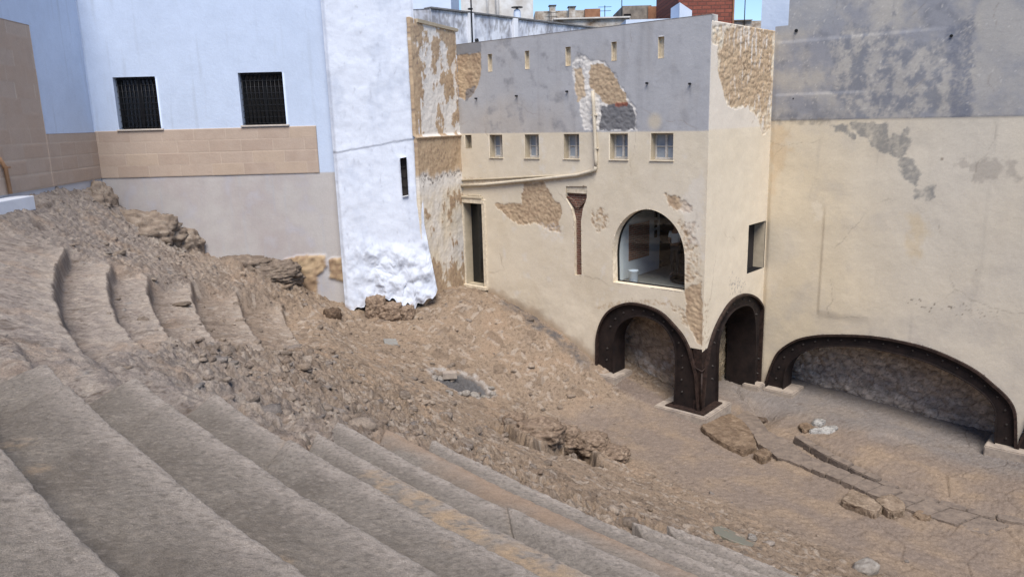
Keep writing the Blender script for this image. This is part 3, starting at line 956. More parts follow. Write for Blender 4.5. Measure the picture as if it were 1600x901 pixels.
def zpx(ox, oy, sc, pts): return [(ox + x / sc, oy + y / sc) for x, y in pts]
A1O = zpx(900, 420, 3.465, [(115, 545), (116, 450), (118, 370), (140, 290), (180, 230), (240, 195), (310, 185), (400, 205), (470, 240), (530, 300), (580, 360), (613, 425)])
A1I = zpx(900, 420, 3.465, [(203, 560), (203, 450), (205, 375), (232, 305), (280, 265), (350, 250), (420, 270), (480, 310), (520, 370), (542, 440), (545, 560), (535, 740)])
A2O = zpx(900, 420, 3.465, [(716, 425), (745, 330), (790, 240), (840, 170), (900, 138), (950, 145), (990, 180), (1015, 240), (1025, 330), (1029, 480), (1028, 660)])
A2I = zpx(900, 420, 3.465, [(760, 715), (762, 560), (766, 420), (790, 310), (840, 230), (900, 195), (940, 200), (960, 240), (968, 330), (970, 480), (968, 680)])
A3O = zpx(1160, 420, 3.0023, [(108, 555), (122, 500), (140, 450), (175, 385), (250, 335), (330, 315), (430, 309), (600, 315), (750, 340), (880, 375), (1000, 425), (1100, 480), (1180, 545), (1240, 600), (1275, 655), (1284, 720), (1284, 850)])
A3I = zpx(1160, 420, 3.0023, [(190, 560), (200, 480), (230, 425), (290, 385), (360, 365), (450, 358), (560, 362), (700, 388), (850, 428), (960, 475), (1060, 530), (1130, 580), (1178, 635), (1193, 700), (1186, 820)])
a1o = FAC.poly(A1O); a1i = FAC.poly(A1I); a2o = SIDE.poly(A2O); a2i = SIDE.poly(A2I); a3o = PARTY.poly(A3O); a3i = PARTY.poly(A3I)
ZB = -9.6
a1o[0] = (a1o[1][0] + .0, -7.86); a3o[0] = (max(a3o[0][0], .06), -8.72)
a1o_s, a1i_s, a2o_s, a2i_s, a3o_s, a3i_s = [smooth_path(p, 5) for p in (a1o, a1i, a2o, a2i, a3o, a3i)]
hole1 = [(a1o[0][0], ZB)] + a1o_s + [(0.03, -6.55), (-1, -6.55), (-1, ZB)]
hole2 = [(-1, ZB), (-1, -6.62), (0.03, -6.62)] + a2o_s + [(a2o[-1][0], ZB)]
hole3 = [(a3o[0][0] - .0, ZB)] + a3o_s + [(a3o[-1][0], ZB)]
AR3SHIFT = a3o[-1][0] - a3o[0][0] + .03
hole4 = [(p[0] + AR3SHIFT, p[1]) for p in hole3]

def pf(*pts): return FAC.poly(pts)
def facade_cols(S, Z):
    n1 = fbm(S * .5, Z * .5, oct=4, seed=301); n2 = fbm(S * 2.2, Z * 2.2, oct=5, seed=302, gain=.6); n3 = fbm(S * 9, Z * 9, oct=4, seed=303, gain=.65)
    st = fbm(S * 3.0, Z * .25, oct=4, seed=304)
    C = np.zeros(S.shape + (3,)) + C_CREAM
    C = mixc(C, C_CREAM2, np.clip(.25 + 1.1 * n1 + .7 * n2, 0, 1) * .75)
    C = mixc(C, C_WHITE, np.clip(n2 * 1.8 + st * .6 - .45, 0, .5))
    C = mixc(C, C_TAN, np.clip(sstep(Z, -5.2, -7.2) * .5 + n1 - .4, 0, .45))
    g = sstep(Z + .012 * n3, -.43, -.405)
    G = np.zeros_like(C) + C_GREYP
    beige = np.clip(sstep(Z, 1.3, -.3) * sstep(S, 3.8, 6.5) * 1.0 + n1 * .9 + .35 * st - .1, 0, 1)
    G = mixc(G, C_GREYL, beige * .9)
    G = mixc(G, C_GREYD, np.clip(n2 * 1.9 + n1 - .25, 0, .75) * (.45 + .55 * sstep(S, 3.6, 5.0)))
    G = mixc(G, C_GREYD * .9, np.clip(.6 * st - .05, 0, .3))
    G = mixc(G, C_GREYD * .85, patch(S, Z, pf((820, 50), (945, 35), (1000, 32), (1000, 28), (820, 30)), .06, 2.2, .04, 305)[0] * sstep(S, 3.0, 3.6) * .8)
    G = mixc(G, C_CREAM2, sstep(np.hypot(S - FAC.hit(1023, 190)[0], (Z - FAC.hit(1023, 190)[1])), .32, .1) * .7)
    C = mixc(C, G, g)
    cap = sstep(Z, 2.47, 2.56)
    C = mixc(C, C_GREYL * .8, cap * .5)
    peel = np.zeros(S.shape)
    # tan patch in the upper left corner
    m, d = patch(S, Z, pf((700, 86), (735, 84), (750, 82), (752, 108), (748, 130), (738, 150), (726, 158), (700, 140)), .05, 3, .015, 311)
    C = mixc(C, mixc(C_TAN + 0 * C, C_TAN2, np.clip(.5 + n2 * 2, 0, 1)), m); peel = np.maximum(peel, m)
    m2, _ = patch(S, Z, pf((728, 140), (745, 132), (738, 150), (727, 158)), .06, 4, .02, 312); C = mixc(C, C_GREYD * .7, m2 * .8)
    m3, _ = patch(S, Z, pf((700, 72), (752, 64), (752, 82), (700, 88)), .04, 4, .02, 313); C = mixc(C, C_GREYD * .85, m3 * .8)
    # the large peeled patch round the downpipe: white lime edge, tan core, dark cement foot
    m, d = patch(S, Z, pf((893, 100), (903, 84), (920, 92), (945, 98), (962, 118), (968, 132), (985, 158), (993, 168), (995, 203), (912, 203), (904, 160), (897, 130)), .06, 3.5, .012, 321)
    C = mixc(C, mixc(C_WHITE + 0 * C, C_GREYD, np.clip(n2 * 3 - .2, 0, .9)), m); peel = np.maximum(peel, m)
    m2, _ = patch(S, Z, pf((922, 100), (943, 98), (958, 115), (966, 132), (978, 150), (980, 162), (950, 165), (932, 150), (920, 130)), .07, 3.5, .015, 322); C = mixc(C, mixc(C_TAN + 0 * C, C_TAN2, np.clip(n3 * 2 + .3, 0, .7)), m2)
    m2, _ = patch(S, Z, pf((897, 108), (910, 106), (914, 150), (903, 158), (899, 140)), .05, 3.5, .015, 323); C = mixc(C, C_TAN, m2 * .9)
    m2, _ = patch(S, Z, pf((940, 166), (985, 160), (993, 180), (991, 203), (937, 203)), .07, 3.5, .015, 324); C = mixc(C, C_GREYD * .62, m2 * .95)
    m2, _ = patch(S, Z, pf((960, 160), (980, 160), (980, 166), (960, 166)), .05, 6, .02, 325); C = mixc(C, hexlin(160, 92, 70, .8), m2 * .8)
    # bare brown rubble under the plaster, left of the niche
    m, _ = patch(S, Z, pf((773, 320), (790, 318), (815, 320), (818, 285), (850, 285), (862, 308), (877, 322), (874, 362), (855, 358), (838, 348), (812, 352), (796, 342)), .09, 3, .015, 331)
    bl = np.abs(((Z * 8.2) % 1) - .5) * 2
    C = mixc(C, mixc(C_TAN + 0 * C, C_TAN2, np.clip(.35 + n3 * 1.8 - (bl < .18) * .0 + n2, 0, 1)), m); peel = np.maximum(peel, m)
    m2, _ = patch(S, Z, pf((840, 350), (880, 352), (880, 380), (845, 370)), .12, 4, .03, 332); C = mixc(C, C_WHITE, m2 * .55 * np.clip(.4 + n3 * 2, 0, 1))
    for k, pts in enumerate([[(1040, 304), (1060, 308), (1080, 322), (1084, 332), (1062, 330), (1046, 322)], [(1060, 345), (1086, 350), (1090, 400), (1070, 395)], [(1070, 452), (1096, 440), (1099, 545), (1085, 528), (1072, 500), (1070, 470)],
                             [(1072, 405), (1095, 395), (1096, 440), (1072, 440)], [(925, 330), (942, 322), (952, 345), (938, 362), (925, 350)], [(1050, 478), (1068, 486), (1080, 515), (1062, 500)]]):
        m, _ = patch(S, Z, pf(*pts), .13 if k not in (2,) else .08, 4.5, .012, 340 + k, )
        w = m * (1.0 if k in (0, 2) else np.clip(.45 + n3 * 2.2 + n2, 0, 1))
        C = mixc(C, mixc(C_TAN + 0 * C, C_TAN2, np.clip(.3 + n2 * 2, 0, 1)), w); peel = np.maximum(peel, w)
    m, _ = patch(S, Z, pf((722, 275), (760, 280), (800, 282), (880, 276), (880, 282), (800, 288), (722, 292)), .06, 4, .03, 350); C = mixc(C, C_TAN, m * np.clip(.3 + n3 * 2, 0, .7))
    m, _ = patch(S, Z, pf((1060, 318), (1098, 270), (1098, 400), (1070, 350)), .2, 3, .08, 351); C = mixc(C, C_WHITE, m * .35)
    m, _ = patch(S, Z, pf((930, 480), (960, 470), (1000, 468), (1050, 470), (1060, 480), (1000, 474), (950, 484)), .10, 4, .02, 352); C = mixc(C, C_TAN, m * np.clip(.3 + n3 * 2.5, 0, .8))
    sr = stones(S, Z, 366)
    C = C * (1 + (peel * (np.clip(sr, -.5, .8) * .06))[..., None])
    C = mixc(C, C_TAN2 * .6, cracks(S, Z, 371, .3))
    C = mixc(C, hexlin(172, 146, 120, .7), splash(FAC, S, Z, 375) * .7)
    C = mixc(C, C_WHITE, (S < .02) * (Z > -.4) * .9)
    # weep-hole streaks
    for px, py in [(808, 152), (887, 145), (1012, 132), (1079, 133), (745, 156)]:
        s, z = FAC.hit(px, py)
        C = mixc(C, C_GREYD * .8, sstep(np.abs(S - s), .05, .01) * sstep(Z, z - .45, z) * (Z < z) * .5)
    return C, peel
_fc = {}
def facade_col(S, Z):
    C, p = facade_cols(S, Z); _fc['peel'] = p
    return C
def facade_disp(S, Z):
    C, p = facade_cols(S, Z)
    n = fbm(S * .5, Z * .5, oct=3, seed=361) * .018 + fbm(S * 3, Z * 3, oct=3, seed=362) * .003
    n = n * (1 + 1.6 * sstep(Z, -4.5, -6.5) * sstep(S, 3.2, 4.5))
    edge = sstep(S, .0, .25)
    lower = sstep(Z, -.40, -.44) * .0 + sstep(Z, -.44, -.40) * .035
    return n * edge + (-p * .014 + p * (fbm(S * 9, Z * 9, oct=3, seed=363) * .02 + stones(S, Z, 366) * .008)) * sstep(S, .0, .12)
holesF = WIN + [SM] + SLOT + [DOOR, SHOP, NICHE, hole1]
wall('facade_wall', FAC, 0.0, 9.49, -9.3, 2.56, .028, facade_col, facade_disp, holes=holesF, parent=corner, thick=.32, open_left=2.36)

def ps(*pts): return SIDE.poly(pts)
def side_col(S, Z):
    n1 = fbm(S * .6, Z * .6, oct=4, seed=401); n2 = fbm(S * 2.6, Z * 2.6, oct=5, seed=402, gain=.6); n3 = fbm(S * 10, Z * 10, oct=4, seed=403, gain=.65)
    C = np.zeros(S.shape + (3,)) + C_CREAM * 1.04
    C = mixc(C, C_CREAM2, np.clip(.1 + n1 + .5 * n2, 0, 1) * .4)
    C = mixc(C, hexlin(226, 216, 202, .82), sstep(Z, -.42, -.36))
    m, _ = patch(S, Z, ps((1112, 40), (1212, 40), (1212, 190), (1200, 205), (1192, 210), (1183, 185), (1168, 165), (1150, 172), (1136, 165), (1128, 135), (1122, 110), (1121, 72), (1110, 64)), .07, 2.6, .012, 411)
    C = mixc(C, mixc(C_CREAM + 0 * C, C_TAN, np.clip(.55 + 2.6 * n2, 0, 1)), m)
    m2, _ = patch(S, Z, ps((1136, 44), (1206, 44), (1206, 150), (1195, 175), (1175, 165), (1140, 165), (1128, 130), (1126, 80)), .12, 2.6, .02, 412)
    C = mixc(C, mixc(C_TAN + 0 * C, C_TAN2, np.clip(.15 + n3 * 2.0 + n2, 0, 1)), m2 * np.clip(1.0 - np.clip(n3 * 3 - .9, 0, .8), 0, 1))
    sc, _ = patch(S, Z, ps((1150, 130), (1160, 110), (1166, 70), (1172, 72), (1168, 120), (1155, 145)), .1, 5, .02, 413)
    C = mixc(C, C_TAN2 * .55, sc * np.clip(n3 * 3, 0, .8))
    m3, _ = patch(S, Z, ps((1140, 430), (1165, 440), (1160, 460), (1142, 462)), .2, 6, .03, 414); C = mixc(C, C_GREYD * .8, m3 * np.clip(n3 * 4 - .4, 0, .8))
    m4, _ = patch(S, Z, ps((1097, 470), (1108, 470), (1106, 530), (1098, 545)), .2, 6, .03, 415); C = mixc(C, C_TAN2, m4 * np.clip(n3 * 4 - .3, 0, .8))
    C = mixc(C, C_TAN2 * .6, cracks(S, Z, 431, .3))
    C = C * (1 + (m * (np.clip(stones(S, Z, 426), -.5, .8) * .06))[..., None])
    C = mixc(C, C_WHITE, m * np.clip(fbm(S * 7, Z * 1.6, oct=5, seed=428, gain=.65) * 2.6 + n1 * .9 - .25, 0, .85))
    side_col.peel = m
    return C
def side_disp(S, Z):
    side_col(S, Z); m = side_col.peel
    return (fbm(S * .7, Z * .7, oct=3, seed=421) * .02 + fbm(S * 3, Z * 3, oct=3, seed=422) * .003) * sstep(S, 0, .25) * sstep(S, 4.05, 3.8) + (m * (fbm(S * 6, Z * 6, oct=4, seed=423, gain=.6) * .03 + stones(S, Z, 426) * .012) - m * .016) * sstep(S, 0, .12) * sstep(S, 4.05, 3.95)
SIDEWIN = rp(2.72, 3.98, -4.78, -3.32)
NICHE2 = rp(2.76, 4.0, -4.80, -3.30)
wall('side_wall', SIDE, 0.0, 4.05, -9.3, 2.40, .028, side_col, side_disp, holes=[NICHE2, hole2], parent=corner, thick=.30, open_left=9)

def reveal(name, pl, poly, depth, mat, parent, back=None, closed=True, proud=0.004):
    mb = MB()
    P = list(poly) + ([poly[0]] if closed else [])
    mb.strip([pl.at(s, z, proud) for s, z in P], [pl.at(s, z, -depth) for s, z in P])
    if back: mb.quad(*[pl.at(s, z, -depth) for s, z in poly])
    return mb.build(name, mat, parent, recalc=False)
M_REVEAL = mat_plain('cream_reveal', tuple(C_CREAM2 * .85), rough=.9, spec=.2, scale=4, col2=tuple(C_CREAM2 * .68), bump=.004)
M_REVEALW = mat_plain('pale_reveal', tuple(C_CREAM * 1.1), rough=.9, spec=.2, scale=9, col2=tuple(C_CREAM2 * .9), bump=.004)
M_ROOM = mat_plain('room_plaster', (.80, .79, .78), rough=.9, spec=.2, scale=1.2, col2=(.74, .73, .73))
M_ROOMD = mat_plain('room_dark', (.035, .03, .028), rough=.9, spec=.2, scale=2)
M_ROOMFLOOR = mat_plain('room_floor', (.34, .31, .28), rough=.5, spec=.3, scale=2, col2=(.27, .24, .21))

for i, w in enumerate(WIN):
    s0, s1 = w[0][0], w[1][0]; z0, z1 = w[0][1], w[2][1]
    mb = MB(); dd = .30
    def bar(a, b, c, d, off=-dd + .03, t=.05, mb=mb):
        mb.box(FAC.at((a + b) / 2, (c + d) / 2, off), FAC.d, (b - a, t, d - c), .006)
    fw = .045
    bar(s0, s0 + fw, z0, z1); bar(s1 - fw, s1, z0, z1); bar(s0 + fw, s1 - fw, z0, z0 + fw + .02); bar(s0 + fw, s1 - fw, z1 - fw, z1)
    sm_ = (s0 + s1) / 2
    bar(sm_ - .035, sm_ + .035, z0 + fw + .02, z1 - fw, -dd + .035)
    zm = z0 + (z1 - z0) * .50
    for a, b in ((s0 + fw, sm_ - .035), (sm_ + .035, s1 - fw)):
        bar(a, b, zm - .015, zm + .015, -dd + .03, .03)
    wobj = mb.build('window', M_FRAMEW, corner)
    pm = MB(); pm.box(FAC.at(sm_, (z0 + z1) / 2, -dd + .012), FAC.d, (s1 - s0 - .02, .012, z1 - z0 - .02)); pm.build('pane', M_PANE, wobj)
    reveal('reveal', FAC, w, dd, M_REVEAL, wobj)
    sb = MB(); sb.box(FAC.at(sm_, z0 - .017, -.10), FAC.d, (s1 - s0 + .06, .27, .03), .006); sb.build('sill', M_REVEALW, wobj)
vent = reveal('vent_recess', FAC, SM, .22, M_REVEAL, corner, back=True)
for sl_ in SLOT:
    reveal('parapet_slot', FAC, sl_, .12, M_REVEALW, corner, back=True)
for px, py in [(745, 154), (808, 150), (887, 143), (1012, 130), (1079, 131)]:
    s, z = FAC.hit(px, py)
    mb = MB(); mb.tube([FAC.at(s, z, -.05), FAC.at(s, z, .07), FAC.at(s, z - .004, .09)], .028, 10); mb.build('weep_pipe', M_DARKMETAL, corner)

# doorway at the left end: plaster surround, dark glazed leaf
mb = MB()
mb.box(FAC.at(9.47, -4.22, .02), FAC.d, (.10, .10, 3.1), .01); mb.box(FAC.at(8.42, -4.22, .02), FAC.d, (.15, .10, 3.1), .012); mb.box(FAC.at(8.95, -2.74, .025), FAC.d, (1.16, .12, .16), .012)
mb.box(FAC.at(8.95, -5.82, .05), FAC.d, (1.2, .22, .12), .012)
door = mb.build('doorway', M_REVEALW, corner)
reveal('reveal', FAC, DOOR, .45, M_REVEAL, door)
mb = MB(); mb.box(FAC.at(8.96, -4.29, -.36), FAC.d, (.90, .03, 2.92)); leaf = mb.build('door_leaf', M_GLASSDARK, door)
mb = MB(); mb.box(FAC.at(8.96, -2.62, .03), FAC.d, (1.0, .16, .09), .03); mb.box(FAC.at(8.85, -2.55, .02), FAC.d, (.6, .12, .08), .03); mb.build('broken_cornice', M_REVEAL, door)

# brick-lined niche with forked top
M_NBRICK = mat_brick('niche_brick', (.16, .065, .045), (.10, .045, .033), (.20, .15, .11), w=.22, h=.075, msize=.012, dirv=tuple(U))
nb = MB(); nb.quad(*[FAC.at(s, z, -.12) for s, z in rp(4.0, 4.9, -4.95, -2.0)]); niche = nb.build('brick_niche', M_NBRICK, corner)
reveal('reveal', FAC, NICHE, .14, M_REVEALW, niche)
random.seed(4)
for k in range(7):      # leaning arch bricks on both sides of the fork
    for sg in (-1, 1):
        t = k / 6
        s = 4.44 + sg * (.08 + .30 * t); z = -2.62 + .20 * t - .02
        bm_ = MB(); bm_.box((0, 0, 0), (1, 0), (.05, .07, .22), .006)
        b = bm_.build('arch_brick', M_NBRICK, niche)
        b.matrix_parent_inverse = Matrix.Identity(4)
        b.matrix_world = Matrix.Identity(4)
        ux, uy = FAC.d
        rot = Matrix(((ux, -uy, 0), (uy, ux, 0), (0, 0, 1))).to_4x4() @ Matrix.Rotation(sg * radians(22 + 30 * t), 4, 'Y')
        for v_ in b.data.vertices: v_.co = rot @ v_.co + Vector(FAC.at(s, z, -.085))
nb = MB(); nb.box(FAC.at(4.45, -2.17, -.09), FAC.d, (.80, .10, .24), .01); nb.build('niche_head', M_REVEALW, niche)

# --- arched shop window and the room behind
mb = MB()
P = SHOP + [SHOP[0]]
inn = [(s + (1.83 - s) * .035, z + (-3.85 - z) * .03) for s, z in P]
mb.strip([FAC.at(s, z, -.26) for s, z in P], [FAC.at(s, z, -.26) for s, z in inn])
mb.strip([FAC.at(s, z, -.26) for s, z in inn], [FAC.at(s, z, -.31) for s, z in inn])
shopf = mb.build('shop_window', M_DARKMETAL, corner, recalc=False)
reveal('reveal', FAC, SHOP, .34, M_REVEALW, shopf)
mb = MB(); mb.bm.faces.new([mb.bm.verts.new(FAC.at(s, z, -.285)) for s, z in SHOP]); mb.build('glass_pane', M_GLASS, shopf)
def room(name, pl, s0, s1, z0, z1, d0, d1, mats, parent):
    """Room behind a wall, open towards it (floor, far wall, side walls, ceiling are separate meshes)."""
    q_ = lambda nm, m, *p: MB().quad(*[pl.at(*x) for x in p]).build(nm, m, parent, recalc=False)
    q_(name + '_floor', mats[0], (s0, z0, -d0), (s1, z0, -d0), (s1, z0, -d1), (s0, z0, -d1))
    q_(name + '_ceiling', mats[1], (s0, z1, -d0), (s1, z1, -d0), (s1, z1, -d1), (s0, z1, -d1))
    q_(name + '_back', mats[1], (s0, z0, -d1), (s1, z0, -d1), (s1, z1, -d1), (s0, z1, -d1))
    q_(name + '_side', mats[2], (s1, z0, -d0), (s1, z1, -d0), (s1, z1, -d1), (s1, z0, -d1))
    q_(name + '_side', mats[1], (s0, z0, -d0), (s0, z1, -d0), (s0, z1, -d1), (s0, z0, -d1))
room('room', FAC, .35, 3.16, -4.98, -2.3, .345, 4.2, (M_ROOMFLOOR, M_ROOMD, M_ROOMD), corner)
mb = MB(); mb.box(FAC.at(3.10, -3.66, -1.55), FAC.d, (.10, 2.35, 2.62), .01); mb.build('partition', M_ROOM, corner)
M_RBRICK = mat_brick('bare_brick', (.30, .10, .06), (.20, .08, .05), (.32, .24, .18), w=.26, h=.07, dirv=tuple(V))
mb = MB(); mb.box(FAC.at(3.045, -3.85, -1.45), FAC.d, (.02, 1.2, 1.15), .004); mb.build('bare_brick_panel', M_RBRICK, corner)
for k_ in range(3):
    mb = MB(); mb.box(FAC.at(3.045, -3.1 - .33 * k_, -2.45), FAC.d, (.02, .16, .24), .004); mb.build('dark_plaque', M_DARKMETAL, corner)

# --- brown peeling, weep and drain details that stand proud
def pipe_pts(pl, pts, off): return [pl.at(*pl.hit(*p), off) for p in pts]
mb = MB(); mb.tube(pipe_pts(FAC, [(928, 142), (929, 160), (931, 200), (933, 250), (933, 260)], .07), .052, 10)
dp = mb.build('drainpipe', M_PIPE)
tag(dp, 'cream painted drainpipe running down the grey facade then slanting left above the doorway', 'drainpipe')
mb = MB(); mb.tube(pipe_pts(FAC, [(933, 258), (932, 265), (920, 269), (905, 273), (860, 278), (800, 284), (760, 288), (722, 290)], .065), .055, 10); mb.build('slanting_run', M_PIPE, dp)
for px, py in [(930, 180), (932.5, 232), (880, 276), (790, 285)]:
    s, z = FAC.hit(px, py); mb = MB(); mb.box(FAC.at(s, z, .05), FAC.d, (.15, .12, .04), .005); mb.build('bracket', M_PIPE, dp)
dl = MB(); pts = pipe_pts(FAC, [(925, 272), (880, 274), (830, 276), (780, 279), (722, 282)], .02); dl.tube(pts, .03, 6); dl.build('mortar_ledge', M_REVEAL, dp)

# solid body of the house: roof deck and hidden outer walls
mb = MB()
def uv(u_, v_, z): p = KP + U * u_ + V * v_; return (p[0], p[1], z)
mb.prism([uv(.33, .33, 1.7), uv(9.3, .33, 1.7), uv(9.3, 9, 1.7), uv(.33, 9, 1.7)], [uv(.33, .33, 1.9), uv(9.3, .33, 1.9), uv(9.3, 9, 1.9), uv(.33, 9, 1.9)]); mb.build('roof_deck', M_CONC, corner)
mb = MB(); mb.prism([uv(.2, 9.0, -9), uv(9.3, 9.0, -9), uv(9.3, 9.2, -9), uv(.2, 9.2, -9)], [uv(.2, 9.0, 2), uv(9.3, 9.0, 2), uv(9.3, 9.2, 2), uv(.2, 9.2, 2)]); mb.build('rear_wall', M_CONC, corner)
mb = MB(); mb.prism([uv(.05, .06, 2.42), uv(.05, .31, 2.42), uv(9.45, .31, 2.42), uv(9.45, .06, 2.42)], [uv(.05, .06, 2.57), uv(.05, .31, 2.57), uv(9.45, .31, 2.57), uv(9.45, .06, 2.57)]); 
mb.build('parapet_coping', M_REVEAL, corner)

# --- cellar under the corner: rubble masonry block, vault, rough walls
def rough_quad(name, p0, p1, z0, z1, mat, parent, col, amp=.12, res=.05, nrm=None, seed=0):
    p0 = np.array(p0, float); p1 = np.array(p1, float); L = np.linalg.norm(p1 - p0); d = (p1 - p0) / L
    n = np.array(nrm, float)
    s = np.arange(0, L + res, res); z = np.arange(z0, z1 + res, res)
    S, Z = np.meshgrid(s, z)
    f1, f2, cid = worley(S * 2.6 + .3 * noise(S * 3, Z * 3, seed=seed), Z * 4.2, seed=seed + 1)
    D = np.clip(f2 - f1, 0, .16) * amp * 1.6 + fbm(S * 1.5, Z * 1.5, oct=6, seed=seed + 2, gain=.7) * amp * 1.3
    C = np.zeros(S.shape + (3,)) + col[0]
    n1 = fbm(S * 1.1, Z * 1.1, oct=4, seed=seed + 3); n2 = fbm(S * 5, Z * 5, oct=4, seed=seed + 4)
    C = mixc(C, col[1], np.clip(.4 + n1 * 2 + (cid - .5) * .7, 0, 1)); C = mixc(C, col[2], np.clip(n1 * 2.2 + n2 - .35, 0, .9))
    g1, g2, gd = worley(S * 6, Z * 9, seed=seed + 6); C = C * (.78 + .44 * gd)[..., None]; C = mixc(C, col[0] * .4, np.maximum(sstep(f2 - f1, .10, .02) * .7, sstep(g2 - g1, .10, .02) * .45))
    P = np.zeros(S.shape + (3,)); P[..., :2] = p0 + d * S[..., None] + n * D[..., None]; P[..., 2] = Z
    return link(name, np_mesh(name, P.reshape(-1, 3), grid_faces(len(s), len(z)), C.reshape(-1, 3)), mat, parent)
RC = (hexlin(204, 184, 162, .80), hexlin(176, 158, 142, .78), hexlin(206, 202, 198, .82))
RD = (hexlin(214, 198, 182, .84), hexlin(186, 172, 160, .82), hexlin(218, 206, 194, .84))
p2 = lambda a, b: KP + U * a + V * b
rough_quad('cellar_masonry', p2(1.0, 1.25), p2(4.9, 1.25), -9.2, -5.2, M_ROCK, corner, RC, .10, .04, -V, 501)
rough_quad('cellar_masonry', p2(1.05, 1.2), p2(1.05, 4.6), -9.2, -5.2, M_ROCK, corner, (hexlin(190, 170, 140, .7), hexlin(160, 138, 112, .7), hexlin(196, 186, 172, .7)), .07, .04, -U, 511)
mb = MB(); mb.prism([uv(.05, .05, -5.32), uv(4.9, .05, -5.32), uv(4.9, 4.4, -5.32), uv(.05, 4.4, -5.32)], [uv(.05, .05, -5.15), uv(4.9, .05, -5.15), uv(4.9, 4.4, -5.15), uv(.05, 4.4, -5.15)]); mb.build('cellar_ceiling', M_CONC, corner)
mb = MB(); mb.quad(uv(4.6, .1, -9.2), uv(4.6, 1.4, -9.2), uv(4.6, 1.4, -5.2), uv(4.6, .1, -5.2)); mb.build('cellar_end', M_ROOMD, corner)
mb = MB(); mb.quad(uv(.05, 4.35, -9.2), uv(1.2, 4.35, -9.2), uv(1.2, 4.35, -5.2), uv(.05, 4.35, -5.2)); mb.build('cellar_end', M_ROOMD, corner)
# side-wall opening near the inner corner
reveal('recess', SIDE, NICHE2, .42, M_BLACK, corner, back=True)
mb = MB(); mb.quad(*[SIDE.at(*x) for x in [(3.97, -4.80, .0), (3.97, -3.30, .0), (3.97, -3.30, -.4), (3.97, -4.80, -.4)]]); mb.build('recess_jamb', M_REVEAL, corner)

